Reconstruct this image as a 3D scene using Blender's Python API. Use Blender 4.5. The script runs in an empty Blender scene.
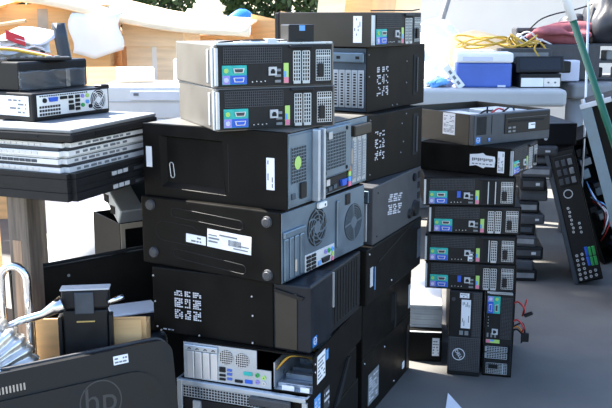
import bpy, bmesh, math, random
from mathutils import Vector, Matrix
C = bpy.context.scene.collection
sc = bpy.context.scene
PI = math.pi
R_ = math.radians

# ------------------------------------------------------------------ materials
def mat(name, col, rough=.5, metal=0., noise=0., scale=30., bump=0., spec=.5, emit=None, trans=0., detail=4., rvar=0., col2=None, stretch=None):
    m = bpy.data.materials.new(name); m.use_nodes = True
    nt = m.node_tree; b = nt.nodes['Principled BSDF']
    c = (col[0], col[1], col[2], 1)
    b.inputs['Base Color'].default_value = c
    b.inputs['Roughness'].default_value = rough
    b.inputs['Metallic'].default_value = metal
    b.inputs['Specular IOR Level'].default_value = spec
    if trans: b.inputs['Transmission Weight'].default_value = trans
    if noise or bump or rvar or col2:
        tc = nt.nodes.new('ShaderNodeTexCoord')
        src = tc.outputs['Object']
        if stretch:
            mp = nt.nodes.new('ShaderNodeMapping'); mp.inputs['Scale'].default_value = stretch
            nt.links.new(src, mp.inputs['Vector']); src = mp.outputs['Vector']
        n = nt.nodes.new('ShaderNodeTexNoise'); n.inputs['Scale'].default_value = scale; n.inputs['Detail'].default_value = detail
        nt.links.new(src, n.inputs['Vector'])
        if noise or col2:
            mx = nt.nodes.new('ShaderNodeMix'); mx.data_type = 'RGBA'
            k = col2 if col2 else tuple(min(1, v * (1 + noise)) for v in col)
            l = col if col2 else tuple(v * (1 - noise) for v in col)
            mx.inputs['A'].default_value = (*l, 1); mx.inputs['B'].default_value = (*k, 1)
            rp = nt.nodes.new('ShaderNodeMapRange'); rp.inputs['From Min'].default_value = .3; rp.inputs['From Max'].default_value = .7
            nt.links.new(n.outputs['Fac'], rp.inputs['Value'])
            nt.links.new(rp.outputs['Result'], mx.inputs['Factor']); nt.links.new(mx.outputs['Result'], b.inputs['Base Color'])
        if rvar:
            mr = nt.nodes.new('ShaderNodeMapRange'); mr.inputs['From Min'].default_value = .3; mr.inputs['From Max'].default_value = .7
            mr.inputs['To Min'].default_value = max(0, rough - rvar); mr.inputs['To Max'].default_value = min(1, rough + rvar)
            nt.links.new(n.outputs['Fac'], mr.inputs['Value']); nt.links.new(mr.outputs['Result'], b.inputs['Roughness'])
        if bump:
            bp = nt.nodes.new('ShaderNodeBump'); bp.inputs['Strength'].default_value = bump; bp.inputs['Distance'].default_value = .01
            nt.links.new(n.outputs['Fac'], bp.inputs['Height']); nt.links.new(bp.outputs['Normal'], b.inputs['Normal'])
    return m

M = {}
def mm(name, *a, **k): M[name] = mat(name, *a, **k)
mm('black_metal', (.0075, .0068, .006), .46, 0, .3, 14, rvar=.07, spec=.09)
mm('brown_metal', (.030, .025, .018), .40, 0, .25, 10, rvar=.08, spec=.4)
mm('case_grey', (.125, .118, .105), .42, .25, .2, 9, rvar=.08, spec=.5)
mm('black_plastic', (.008, .0085, .010), .45, 0, .2, 30, rvar=.06, spec=.3)
mm('gloss_black', (.008, .009, .012), .16, 0, .1, 8, rvar=.05)
mm('navy_plastic', (.007, .010, .016), .40, 0, .2, 20, rvar=.08, spec=.3)
mm('charcoal', (.012, .0125, .0135), .5, 0, .2, 40, spec=.25)
mm('dark_grey', (.05, .052, .058), .5, 0, .15, 30, spec=.4)
mm('mid_grey', (.20, .21, .22), .55, 0, .12, 30)
mm('pale_grey', (.50, .51, .52), .55, 0, .1, 20)
mm('slate_bezel', (.042, .052, .066), .42, 0, .15, 24, spec=.4)
mm('steel', (.17, .235, .30), .36, .75, .12, 18, rvar=.08)
mm('dark_steel', (.07, .095, .125), .42, .6, .2, 18, rvar=.08)
mm('bright_steel', (.46, .51, .56), .34, .55, .1, 22, rvar=.08)
mm('silver', (.62, .63, .65), .35, .55, .08, 16)
mm('logo_grey', (.022, .024, .028), .35)
mm('laptop_silver', (.70, .71, .72), .45, .1, .05, 12)
mm('chrome', (.75, .76, .78), .12, 1., .05, 8, rvar=.06)
mm('white_plastic', (.80, .80, .78), .5, 0, .05, 10)
mm('label_white', (.82, .83, .86), .55, 0, .04, 25)
mm('print_dark', (.16, .17, .19), .7)
mm('print_white', (.62, .62, .66), .6)
mm('hole', (.004, .004, .005), .8)
mm('teal', (.02, .42, .36), .45, 0, .15, 60)
mm('port_blue', (.02, .10, .55), .4)
mm('royal_blue', (.065, .13, .45), .45, 0, .1, 8)
mm('violet', (.30, .25, .62), .45)
mm('lime', (.42, .65, .16), .45)
mm('green', (.03, .34, .08), .45)
mm('pink', (.70, .20, .30), .45)
mm('sky_blue', (.12, .35, .75), .45)
mm('red', (.50, .03, .03), .45)
mm('orange', (.70, .25, .03), .5)
mm('yellow', (.55, .34, .04), .5, 0, .1, 30)
mm('gold', (.65, .5, .2), .3, .8)
mm('badge_blue', (.01, .16, .50), .3)
mm('cardboard', (.72, .43, .19), .8, 0, .12, 6, stretch=(1, 1, 8))
mm('pale_cardboard', (.86, .67, .45), .8, 0, .12, 5, stretch=(1, 1, 8))
mm('shipping_board', (.70, .48, .26), .8, 0, .1, 5, stretch=(6, 1, 1))
mm('wood_dark', (.13, .105, .085), .6, 0, .35, 7, stretch=(14, 14, 1.2), bump=.1)
mm('wood_brown', (.30, .20, .13), .65, 0, .25, 9, stretch=(14, 14, 1.2))
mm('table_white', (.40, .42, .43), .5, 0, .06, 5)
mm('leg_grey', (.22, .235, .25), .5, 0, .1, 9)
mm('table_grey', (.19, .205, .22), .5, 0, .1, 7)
mm('pole_green', (.004, .095, .05), .35)
mm('tarp_white', (.84, .83, .80), .6, 0, .05, 4, bump=.3)
mm('tarp_blue', (.02, .16, .62), .5, 0, .2, 8, bump=.3)
mm('film', (.85, .87, .90), .12, 0, trans=.93)
mm('bag_black', (.018, .018, .022), .4, 0, .3, 9, bump=.5)
mm('cloth_pink', (.30, .085, .10), .8, 0, .2, 25, bump=.3)
mm('leaf', (.05, .085, .02), .6, 0, .5, 2.2)
mm('bark', (.09, .065, .045), .9, 0, .3, 9, bump=.5)
mm('paper', (.80, .79, .76), .7)
mm('foil', (.72, .70, .66), .3, .85, .15, 14, bump=.6)
mm('lavender', (.60, .62, .74), .6)
mm('tan_plastic', (.42, .36, .29), .6, 0, .1, 15)
mm('trim_brown', (.28, .15, .07), .5)
mm('wall_paint', (.72, .67, .60), .7, 0, .04, 2)
mm('concrete', (.088, .086, .082), .85, 0, scale=2.2, col2=(.150, .142, .128), bump=.12, detail=10)

# ------------------------------------------------------------------ mesh building
class F:
    """a flat frame: origin o, axes u (right), v (up), n (outward)"""
    def __init__(s, o, u, v, n=None):
        s.o = Vector(o); s.u = Vector(u).normalized(); s.v = Vector(v).normalized()
        s.n = Vector(n).normalized() if n else s.u.cross(s.v)
    def p(s, a, b, d=0): return s.o + s.u * a + s.v * b + s.n * d
    def sub(s, a, b, d=0, rot=0):
        c, q = math.cos(rot), math.sin(rot)
        return F(s.p(a, b, d), s.u * c + s.v * q, s.v * c - s.u * q, s.n)
W0 = F((0, 0, 0), (1, 0, 0), (0, 1, 0))

class MB:
    def __init__(s): s.b = bmesh.new()
    def poly(s, pts): return s.b.faces.new([s.b.verts.new(p) for p in pts])
    def box(s, f, u0, v0, u1, v1, d0, d1, bev=0, seg=2):
        P = [f.p(u, v, d) for d in (d0, d1) for (u, v) in ((u0, v0), (u1, v0), (u1, v1), (u0, v1))]
        vs = [s.b.verts.new(p) for p in P]
        fs = [s.b.faces.new([vs[i] for i in q]) for q in ((3, 2, 1, 0), (4, 5, 6, 7), (0, 1, 5, 4), (1, 2, 6, 5), (2, 3, 7, 6), (3, 0, 4, 7))]
        if bev:
            es = list({e for q in fs for e in q.edges})
            bmesh.ops.bevel(s.b, geom=es, offset=bev, segments=seg, affect='EDGES', profile=.5)
        return s
    def prism(s, f, pts, d0, d1):
        a = [s.b.verts.new(f.p(u, v, d0)) for u, v in pts]; c = [s.b.verts.new(f.p(u, v, d1)) for u, v in pts]
        n = len(pts)
        s.b.faces.new(a[::-1]); s.b.faces.new(c)
        for i in range(n): s.b.faces.new((a[i], a[(i + 1) % n], c[(i + 1) % n], c[i]))
        return s
    def cyl(s, f, cu, cv, r, d0, d1, n=20, r2=None):
        r2 = r if r2 is None else r2
        a = [s.b.verts.new(f.p(cu + r * math.cos(t), cv + r * math.sin(t), d0)) for t in [2 * PI * i / n for i in range(n)]]
        c = [s.b.verts.new(f.p(cu + r2 * math.cos(t), cv + r2 * math.sin(t), d1)) for t in [2 * PI * i / n for i in range(n)]]
        s.b.faces.new(a[::-1]); s.b.faces.new(c)
        for i in range(n): s.b.faces.new((a[i], a[(i + 1) % n], c[(i + 1) % n], c[i]))
        return s
    def ring(s, f, cu, cv, r0, r1, d0, d1, n=28, t0=0, t1=2 * PI):
        full = abs(t1 - t0 - 2 * PI) < 1e-6
        k = n if full else n + 1
        L = []
        for i in range(k):
            t = t0 + (t1 - t0) * i / n
            q = []
            for r, d in ((r0, d0), (r1, d0), (r1, d1), (r0, d1)):
                q.append(s.b.verts.new(f.p(cu + r * math.cos(t), cv + r * math.sin(t), d)))
            L.append(q)
        for i in range(n):
            a, c = L[i], L[(i + 1) % k]
            for j in range(4): s.b.faces.new((a[j], c[j], c[(j + 1) % 4], a[(j + 1) % 4]))
        if not full:
            s.b.faces.new(L[0]); s.b.faces.new(L[-1][::-1])
        return s
    def grid(s, f, u0, v0, u1, v1, nu, nv, bw, d0, d1):
        for i in range(nu + 1):
            u = u0 + (u1 - u0) * i / nu; s.box(f, u - bw / 2, v0, u + bw / 2, v1, d0, d1)
        for j in range(nv + 1):
            v = v0 + (v1 - v0) * j / nv; s.box(f, u0, v - bw / 2, u1, v + bw / 2, d0, d1 * .98)
        return s
    def tube(s, pts, r, n=8, closed=False):
        pts = [Vector(p) for p in pts]; L = []; m = len(pts); nrm = None
        for i, p in enumerate(pts):
            if closed: t = pts[(i + 1) % m] - pts[i - 1]
            else: t = pts[min(i + 1, m - 1)] - pts[max(i - 1, 0)]
            t.normalize()
            if nrm is None:
                nrm = t.orthogonal().normalized()
            nrm = (nrm - t * nrm.dot(t))
            if nrm.length < 1e-6: nrm = t.orthogonal()
            nrm.normalize(); bn = t.cross(nrm)
            rr = r[i] if isinstance(r, (list, tuple)) else r
            L.append([s.b.verts.new(p + nrm * (rr * math.cos(2 * PI * k / n)) + bn * (rr * math.sin(2 * PI * k / n))) for k in range(n)])
        for i in range(m if closed else m - 1):
            a, c = L[i], L[(i + 1) % m]
            for k in range(n): s.b.faces.new((a[k], a[(k + 1) % n], c[(k + 1) % n], c[k]))
        if not closed:
            s.b.faces.new(L[0][::-1]); s.b.faces.new(L[-1])
        return s
    def sheet(s, fn, nu, nv, th=.004):
        """closed thin sheet over a grid; fn(a,b) in 0..1 -> point"""
        g = [[Vector(fn(i / nu, j / nv)) for j in range(nv + 1)] for i in range(nu + 1)]
        def nor(i, j):
            a = g[min(i + 1, nu)][j] - g[max(i - 1, 0)][j]; c = g[i][min(j + 1, nv)] - g[i][max(j - 1, 0)]
            q = a.cross(c); return q.normalized() if q.length > 1e-9 else Vector((0, 0, 1))
        T = [[s.b.verts.new(g[i][j] + nor(i, j) * th / 2) for j in range(nv + 1)] for i in range(nu + 1)]
        B = [[s.b.verts.new(g[i][j] - nor(i, j) * th / 2) for j in range(nv + 1)] for i in range(nu + 1)]
        for i in range(nu):
            for j in range(nv):
                s.b.faces.new((T[i][j], T[i + 1][j], T[i + 1][j + 1], T[i][j + 1]))
                s.b.faces.new((B[i][j], B[i][j + 1], B[i + 1][j + 1], B[i + 1][j]))
        for i in range(nu):
            s.b.faces.new((T[i][0], B[i][0], B[i + 1][0], T[i + 1][0])); s.b.faces.new((T[i][nv], T[i + 1][nv], B[i + 1][nv], B[i][nv]))
        for j in range(nv):
            s.b.faces.new((T[0][j], T[0][j + 1], B[0][j + 1], B[0][j])); s.b.faces.new((T[nu][j], B[nu][j], B[nu][j + 1], T[nu][j + 1]))
        return s
    def blob(s, c, r, seed=0, amp=.18, sub=3, flat=None):
        q = bmesh.ops.create_icosphere(s.b, subdivisions=sub, radius=1)
        rnd = random.Random(seed); ph = [(Vector((rnd.uniform(-1, 1), rnd.uniform(-1, 1), rnd.uniform(-1, 1))) * rnd.uniform(2, 6), rnd.uniform(0, 6)) for _ in range(7)]
        for v in q['verts']:
            d = v.co.normalized(); k = 1 + amp * sum(math.sin(d.dot(a) + b) for a, b in ph) / 3
            v.co = Vector(c) + Vector((d.x * r[0], d.y * r[1], d.z * r[2])) * k
            if flat is not None and v.co.z < flat: v.co.z = flat
        return s
    def build(s, name, m, parent=None, smooth=False, label=None):
        bmesh.ops.recalc_face_normals(s.b, faces=s.b.faces[:])
        me = bpy.data.meshes.new(name); s.b.to_mesh(me); s.b.free()
        if smooth:
            for p in me.polygons: p.use_smooth = True
        me.materials.append(M[m] if isinstance(m, str) else m)
        o = bpy.data.objects.new(name, me); C.objects.link(o)
        if parent: o.parent = parent
        if label: o['label'] = label
        return o

def tag(o, label, cat, group=None, kind=None):
    o['label'] = label; o['category'] = cat
    if group: o['group'] = group
    if kind: o['kind'] = kind
    return o
def thing(name, label, cat, loc=(0, 0, 0), rot=0, group=None):
    o = bpy.data.objects.new(name, None); C.objects.link(o); o.empty_display_size = .05
    o.location = loc
    o.rotation_euler = (0, 0, R_(rot)) if not isinstance(rot, tuple) else tuple(R_(a) for a in rot)
    return tag(o, label, cat, group)
def text_mesh(mb, s, f, u, v, size, d0, d1):
    cu = bpy.data.curves.new('t', 'FONT'); cu.body = s; cu.size = size; cu.align_x = 'CENTER'; cu.align_y = 'CENTER'; cu.extrude = .5; cu.resolution_u = 3
    o = bpy.data.objects.new('t', cu); C.objects.link(o)
    dg = bpy.context.evaluated_depsgraph_get(); me = bpy.data.meshes.new_from_object(o.evaluated_get(dg))
    vs = [mb.b.verts.new(f.p(u + q.co.x, v + q.co.y, d0 if q.co.z < 0 else d1)) for q in me.vertices]
    for p in me.polygons:
        try: mb.b.faces.new([vs[i] for i in p.vertices])
        except ValueError: pass
    bpy.data.objects.remove(o); bpy.data.curves.remove(cu); bpy.data.meshes.remove(me)

# ------------------------------------------------------------------ computer parts
def case(name, label, cat, N, yaw, z, R, L, H, group=None):
    """a box whose near bottom corner is N; R runs along local x, L along local y.  returns root, frames of right, left and top face"""
    a = R_(yaw); cx = N[0] + math.cos(a) * R / 2 - math.sin(a) * L / 2; cy = N[1] + math.sin(a) * R / 2 + math.cos(a) * L / 2
    root = thing(name, label, cat, (cx, cy, z), yaw, group)
    o = Vector((-R / 2, -L / 2, 0))
    fr = F(o, (1, 0, 0), (0, 0, 1), (0, -1, 0)); fl = F(o + Vector((0, L, 0)), (0, -1, 0), (0, 0, 1), (-1, 0, 0))
    ft = F(o + Vector((0, 0, H)), (1, 0, 0), (0, 1, 0), (0, 0, 1))
    return root, fr, fl, ft
def body(root, R, L, H, m, name='chassis', il=0, ir=0, bev=.004, top=0):
    mb = MB(); mb.box(F((-R / 2, -L / 2, 0), (1, 0, 0), (0, 1, 0)), il, ir, R, L, 0, H - top, bev)
    return mb.build(name, m, root)
def sticker(root, f, u0, v0, u1, v1, m='label_white', rows=5, seed=1, pm='print_dark', name='sticker', vert=False, cover=.7):
    s = MB().box(f, u0, v0, u1, v1, .0002, .0012).build(name, m, root)
    if rows:
        rnd = random.Random(seed); q = MB()
        w, h = u1 - u0, v1 - v0
        for i in range(rows):
            a = .1 + .8 * (i + .2) / rows
            b = .1 + .8 * (i + .65) / rows
            t = .08
            while t < .9:
                l = min(rnd.uniform(.06, .25), .92 - t)
                if rnd.random() < cover:
                    if vert: q.box(f, u0 + w * a, v0 + h * t, u0 + w * b, v0 + h * (t + l), .0012, .0017)
                    else: q.box(f, u0 + w * t, v0 + h * a, u0 + w * (t + l), v0 + h * b, .0012, .0017)
                t += l + .05
        q.build('print', pm, s)
    return s
def matrix_label(root, f, u0, v0, u1, v1, nu=10, nv=16, seed=3, m='print_white', p=.62, name='printed_label'):
    """white marks printed straight on the dark case"""
    rnd = random.Random(seed); q = MB(); w = (u1 - u0) / nu; h = (v1 - v0) / nv
    for i in range(nu):
        if i in (nu // 3, 2 * nu // 3): continue
        for j in range(nv):
            if rnd.random() < p + .2 and j % 6 != 5:
                q.box(f, u0 + w * (i + .08), v0 + h * (j + .15), u0 + w * (i + rnd.uniform(.6, .98)), v0 + h * (j + .8), .0001, .0008)
    return q.build(name, m, root)
def screws(root, f, pts, r=.0035, m='silver'):
    for u, v in pts:
        MB().cyl(f, u, v, r, 0, .0018, 10, r * .7).build('screw', m, root)
def badge(root, f, u, v, w=.018, h=.021):
    b = MB().box(f, u, v, u + w, v + h, .0003, .0018, .0004, 1).build('badge', 'badge_blue', root)
    q = MB(); q.ring(f, u + w * .5, v + h * .58, w * .28, w * .36, .0018, .0024, 18)
    text_mesh(q, 'inside', f, u + w * .5, v + h * .56, w * .2, .0018, .0024)
    q.build('emblem', 'print_white', b)
    return b
def slim_rear(root, f, W, H, seed=0, tilt_clip=False, slots=(1, 1)):
    """rear of a small office desktop: port panel, vents, network jack, audio strip, two slots, power supply grille"""
    k = MB(); k.box(f, .006, .003, W - .006, H - .003, .0, .002, .001, 1); k.build('rear_plate', 'charcoal', root)
    e = MB(); e.box(f, .0, .006, .006, H - .008, -.002, .006); e.build('side_flange', 'bright_steel', root)
    # upper vents
    v = MB(); v.box(f, .02, H * .56, W * .545, H * .92, .002, .0025)
    vb = v.build('vent_recess', 'hole', root)
    g = MB(); g.grid(f, .02, H * .56, W * .545, H * .92, 30, 6, .0014, .0026, .0036); g.build('vent_mesh', 'dark_grey', vb)
    # port panel
    pp = MB(); pp.box(f, W * .055, H * .08, W * .255, H * .52, .002, .005, .001, 1); pp = pp.build('port_panel', 'teal', root)
    q = MB(); q.box(f, W * .057, H * .09, W * .115, H * .29, .005, .0056); q.build('purple_field', 'violet', pp)
    q = MB(); q.box(f, W * .12, H * .09, W * .252, H * .29, .005, .0056); q.build('blue_field', 'port_blue', pp)
    for a, b, col in ((.185, .40, 'dark_grey'), (.185, .19, 'label_white')):
        q = MB(); q.prism(f.sub(W * a, H * b), [(-.013, .005), (.013, .005), (.0105, -.005), (-.0105, -.005)], .005, .009)
        c = q.build('serial_port' if col == 'dark_grey' else 'video_port', 'silver', pp)
        q = MB(); q.prism(f.sub(W * a, H * b), [(-.0105, .0035), (.0105, .0035), (.0085, -.0035), (-.0085, -.0035)], .009, .0095); q.build('pin_block', col if col == 'dark_grey' else 'port_blue', c)
    for b, col in ((.40, 'teal'), (.19, 'violet')):
        q = MB(); q.ring(f, W * .085, H * b, .0035, .0052, .005, .008, 16); q.cyl(f, W * .085, H * b, .0036, .005, .0065, 12); q.build('keyboard_port', 'lavender' if col == 'violet' else 'lime', pp)
    # network jack and usb
    q = MB()
    u0, v0 = W * .435, H * .27
    q.box(f, u0, v0, u0 + .019, v0 + .019, .002, .006); q = q.build('network_port', 'pale_grey', root)
    h = MB(); h.box(f, u0 + .004, v0 + .004, u0 + .015, v0 + .011, .006, .0065); h.box(f, u0 + .006, v0 + .011, u0 + .013, v0 + .014, .006, .0065); h.build('jack', 'hole', q)
    if seed % 3 == 0:
        q = MB(); q.box(f, W * .36, H * .30, W * .40, H * .52, .002, .006); q.build('display_port', 'port_blue', root)
    if seed % 3 == 1:
        q = MB(); q.box(f, W * .475, H * .08, W * .525, H * .34, .002, .0035); q.build('sticker', 'label_white', root)
    for i in range(3):
        q = MB(); q.box(f, W * .525 - .011, H * (.10 + .13 * i), W * .525 + .003, H * (.16 + .13 * i), .002, .005); q.build('usb_port', 'mid_grey', root)
    for i in range(4):
        q = MB(); q.cyl(f, W * (.30 + .035 * i), H * (.13 + .01 * (i % 2)), .0014, .002, .005, 8); q.build('port_screw', 'silver', root)
    # audio strip
    a = MB(); a.box(f, W * .562, H * .08, W * .602, H * .55, .002, .004); a = a.build('audio_strip', 'lime', root)
    q = MB(); q.box(f, W * .563, H * .085, W * .601, H * .22, .004, .0045); q.build('audio_port', 'pink', a)
    q = MB(); q.box(f, W * .563, H * .22, W * .582, H * .36, .004, .0045); q.build('audio_port', 'sky_blue', a)
    # slots
    s = MB(); s.box(f, W * .635, H * .06, W * .80, H * .90, .002, .0025); s = s.build('slot_recess', 'hole', root)
    for i in range(2):
        a0 = W * (.645 + .078 * i)
        if slots[i]:
            q = MB(); q.grid(f, a0, H * .12, a0 + W * .06, H * .82, 3, 8, .0020, .0026, .0032); q.box(f, a0, H * .06, a0 + W * .06, H * .12, .0026, .0045); q.build('slot_cover', 'bright_steel', s)
        else:
            q = MB(); q.box(f, a0 + W * .05, H * .08, a0 + W * .06, H * .85, .0026, .004); q.build('slot_edge', 'bright_steel', s)
    q = MB(); q.box(f, W * .61, H * .90, W * .80, H * .96, .002, .009, .001, 1); q.build('slot_clamp', 'navy_plastic', root)
    # power supply
    s = MB(); s.box(f, W * .835, H * .10, W * .97, H * .86, .002, .0025); s = s.build('power_recess', 'hole', root)
    q = MB(); q.grid(f, W * .84, H * .12, W * .965, H * .84, 7, 11, .0014, .0026, .0031)
    q.box(f, W * .84, H * .68, W * .965, H * .72, .0026, .0044); q.build('power_supply_grille', 'bright_steel', s)
    q = MB(); q.box(f, W * .853, H * .20, W * .90, H * .52, .0044, .010, .001, 1); q.build('power_socket', 'black_plastic', s)
    return root

def fan(root, f0, cu, cv, r, m='steel', rings=3, spokes=5, swirl=.5):
    f = F(f0.p(0, 0, .0018), f0.u, f0.v, f0.n)
    d = MB().cyl(f, cu, cv, r, .0004, .0012, 32).build('fan_opening', 'hole', root)
    q = MB()
    for i in range(rings):
        rr = r * (.36 + .64 * (i + .5) / rings); q.ring(f, cu, cv, rr - r * .024, rr + r * .024, .0013, .0022, 32)
    for k in range(spokes):
        t = 2 * PI * k / spokes; n = 6
        for i in range(n):
            r0, r1 = r * (.3 + .7 * i / n), r * (.3 + .7 * (i + 1) / n)
            t0, t1 = t + swirl * i / n, t + swirl * (i + 1) / n; w = r * .045
            P = [(cu + r0 * math.cos(t0), cv + r0 * math.sin(t0)), (cu + r1 * math.cos(t1), cv + r1 * math.sin(t1))]
            nx, ny = -(P[1][1] - P[0][1]), P[1][0] - P[0][0]; l = math.hypot(nx, ny); nx, ny = nx / l * w, ny / l * w
            q.prism(f, [(P[0][0] - nx, P[0][1] - ny), (P[1][0] - nx, P[1][1] - ny), (P[1][0] + nx, P[1][1] + ny), (P[0][0] + nx, P[0][1] + ny)], .0013, .0023)
    q.build('fan_grille', m, d)
    MB().cyl(f, cu, cv, r * .34, .0013, .0024, 20).build('fan_hub', m, d)
    return d
def mesh_panel(root, f, u0, v0, u1, v1, nu, nv, bw, m='steel', name='vent'):
    d = MB().box(f, u0, v0, u1, v1, .0004, .001).build(name, 'hole', root)
    MB().grid(f, u0, v0, u1, v1, nu, nv, bw, .0011, .0017).build('vent_mesh', m, d)
    return d
def recessed_skin(root, f, W, H, outer, inner, depth, m, name, tw=0):
    """skin of the given thickness whose middle is a sunken tray with sloping sides (outer, inner: four corners counter-clockwise from bottom left)"""
    q = MB(); E = [(0, 0), (W, 0), (W, H), (0, H)]
    A = [f.p(*e, 0) for e in E]; B = [f.p(*e, 0) for e in outer]; D = [f.p(*e, -depth) for e in inner]; A2 = [f.p(*e, -depth - .002) for e in E]
    V = [[q.b.verts.new(p) for p in g] for g in (A, B, D, A2)]
    for i in range(4):
        j = (i + 1) % 4
        q.b.faces.new((V[0][i], V[0][j], V[1][j], V[1][i])); q.b.faces.new((V[1][i], V[1][j], V[2][j], V[2][i])); q.b.faces.new((V[3][i], V[3][j], V[0][j], V[0][i]))
    q.b.faces.new(V[2]); q.b.faces.new(V[3][::-1])
    return q.build(name, m, root)
def stadium(f, u0, v0, u1, v1, slope, h, d):
    """closed outline of a long rounded groove"""
    pts = []
    ang = math.atan2(v1 - v0, u1 - u0); L = math.hypot(u1 - u0, v1 - v0); g = f.sub(u0, v0, 0, ang)
    for k in range(9): t = PI / 2 + PI * k / 8; pts.append(g.p(h * math.cos(t), h * math.sin(t), d))
    for k in range(9): t = -PI / 2 + PI * k / 8; pts.append(g.p(L + h * math.cos(t), h * math.sin(t), d))
    return pts
def loose_cable(root, pts, r, m, name='cable'):
    """smooth tube through the points (Catmull-Rom)"""
    P = [Vector(p) for p in pts]; out = []
    for i in range(len(P) - 1):
        p0, p1, p2, p3 = P[max(i - 1, 0)], P[i], P[i + 1], P[min(i + 2, len(P) - 1)]
        for k in range(6):
            t = k / 6; out.append(.5 * ((2 * p1) + (p2 - p0) * t + (2 * p0 - 5 * p1 + 4 * p2 - p3) * t * t + (3 * p1 - p0 - 3 * p2 + p3) * t ** 3))
    out.append(P[-1])
    return MB().tube(out, r, 6).build(name, m, root, True)

G_SMALL = 'small office desktops stacked on the towers'
# ================================================================== FRONT STACK
# --- lowest visible layers
N7 = (.003, 1.934)
r, fr, fl, ft = case('computer_tower', 'black tower lying at the very bottom of the front stack, mostly below the picture', 'computer', N7, 69, 0, .39, .36, .202)
body(r, .39, .36, .202, 'black_metal'); sticker(r, fr, .03, .05, .09, .13, rows=4, seed=9)

r, fr, fl, ft = case('desktop_computer', 'silver backed desktop with honeycomb vents at the bottom of the front stack', 'computer', N7, 69, .202, .37, .338, .10)
body(r, .37, .338, .10, 'black_metal', il=.003)
W = .338
q = MB()
q.box(fl, 0, 0, .014, .099, -.003, .004, .001, 1); q.box(fl, .014, .088, W - .004, .099, -.003, .004, .001, 1); q.box(fl, W - .012, 0, W, .088, -.003, .004); q.box(fl, .014, 0, W - .012, .008, -.003, .004)
q.build('rear_frame', 'bright_steel', r)
mesh_panel(r, fl, .016, .058, .215, .086, 26, 4, .0017, 'bright_steel')
q = MB(); q.box(fl, .195, .066, .300, .088, .003, .014, .004, 2); q.build('handle', 'dark_grey', r)
q = MB(); q.box(fl, .018, .01, .20, .054, 0, .002); q.build('connector_plate', 'black_plastic', r)
q = MB(); q.box(fl, .045, .03, .065, .052, .002, .008); q.build('network_port', 'silver', r)
for i in range(4):
    MB().box(fl, .205 + i * .030, .01, .229 + i * .030, .060, 0, .004, .001, 1).build('slot_cover', 'bright_steel', r)
q = MB(); q.box(ft, .0, .0, .05, .34, -.002, .0); q.build('top_lip', 'bright_steel', r)
sticker(r, fr, .045, .015, .085, .08, 'sky_blue', 5, 4, 'print_white'); sticker(r, fr, .11, .02, .15, .075, 'dark_grey', 3, 5, 'print_white')
q = MB(); q.prism(fr, [(.18, .0), (.215, .0), (.30, .095), (.285, .095)], .0005, .006); q.build('side_rib', 'charcoal', r)

# --- stripped small desktop with the power supply missing
R, L, H = .402, .331, .098
r, fr, fl, ft = case('desktop_computer', 'stripped silver-backed desktop with an empty power bay near the bottom of the front stack', 'computer', (.018, 1.947), 70.7, .302, R, L, H)
q = MB(); o = F((-R / 2, -L / 2, 0), (1, 0, 0), (0, 1, 0))
q.box(o, 0, 0, R, L, 0, .003); q.box(o, 0, 0, R, .003, .003, H); q.box(o, 0, L - .003, R, L, .003, H); q.box(o, R - .003, .003, R, L - .003, .003, H)
q.box(o, .15, .003, R, L - .003, H - .003, H); q.box(o, .0, .10, .15, L, H - .003, H); q.box(o, .0, 0, .012, .10, H - .004, H)
q.build('chassis', 'black_metal', r)
q = MB(); q.prism(fl, [(0, .003), (.226, .003), (.226, .048), (.190, .048), (.190, .094), (0, .094)], -.001, .002); q.build('rear_plate', 'bright_steel', r)
for i in range(4):
    MB().box(fl, .010 + i * .0205, .006, .0285 + i * .0205, .074, .002, .006, .002, 2).build('slot_cover', 'silver', r)
q = MB(); q.box(fl, .003, .074, .092, .091, .002, .008, .003, 2); q = q.build('slot_clamp', 'bright_steel', r)
s = MB()
for i in range(4): s.ring(fl, .018 + i * .021, .0795, .0022, .0045, .008, .0085, 12, 0, PI)
s.build('clip_marks', 'hole', q)
for a0, a1, v0, v1, nn in ((.096, .128, .050, .086, 5), (.138, .168, .046, .084, 5)):
    d = MB().cyl(fl, (a0 + a1) / 2, (v0 + v1) / 2, .0185, .002, .0026, 20).build('vent', 'hole', r)
    s = MB()
    for i in range(-3, 4):
        w = math.sqrt(max(0, 1 - (i / 3.6) ** 2)) * .0185
        s.box(fl, (a0 + a1) / 2 + i * .0054 - .0007, (v0 + v1) / 2 - w, (a0 + a1) / 2 + i * .0054 + .0007, (v0 + v1) / 2 + w, .0027, .004)
        s.box(fl, (a0 + a1) / 2 - w, (v0 + v1) / 2 + i * .0054 - .0007, (a0 + a1) / 2 + w, (v0 + v1) / 2 + i * .0054 + .0007, .0027, .0039)
    s.build('vent_mesh', 'silver', d)
for j, (a0, v0, w, h, m, nm) in enumerate([(.094, .030, .016, .013, 'hole', 'network_port'), (.094, .019, .016, .006, 'hole', 'usb_port'), (.094, .009, .016, .006, 'hole', 'usb_port'), (.114, .034, .013, .006, 'royal_blue', 'usb_port'), (.114, .024, .013, .006, 'royal_blue', 'usb_port'), (.114, .012, .013, .006, 'royal_blue', 'usb_port'), (.134, .009, .020, .007, 'hole', 'display_port'), (.157, .030, .022, .009, 'teal', 'serial_port'), (.160, .010, .019, .009, 'port_blue', 'video_port')]):
    MB().box(fl, a0, v0, a0 + w, v0 + h, .002, .005, .0008, 1).build(nm, m, r)
for a0, v0, m in ((.192, .034, 'green'), (.192, .017, 'violet'), (.209, .030, 'lime'), (.209, .016, 'silver')):
    MB().ring(fl, a0, v0, .002, .0052, .002, .0055, 14).build('round_port', m, r)
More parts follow.
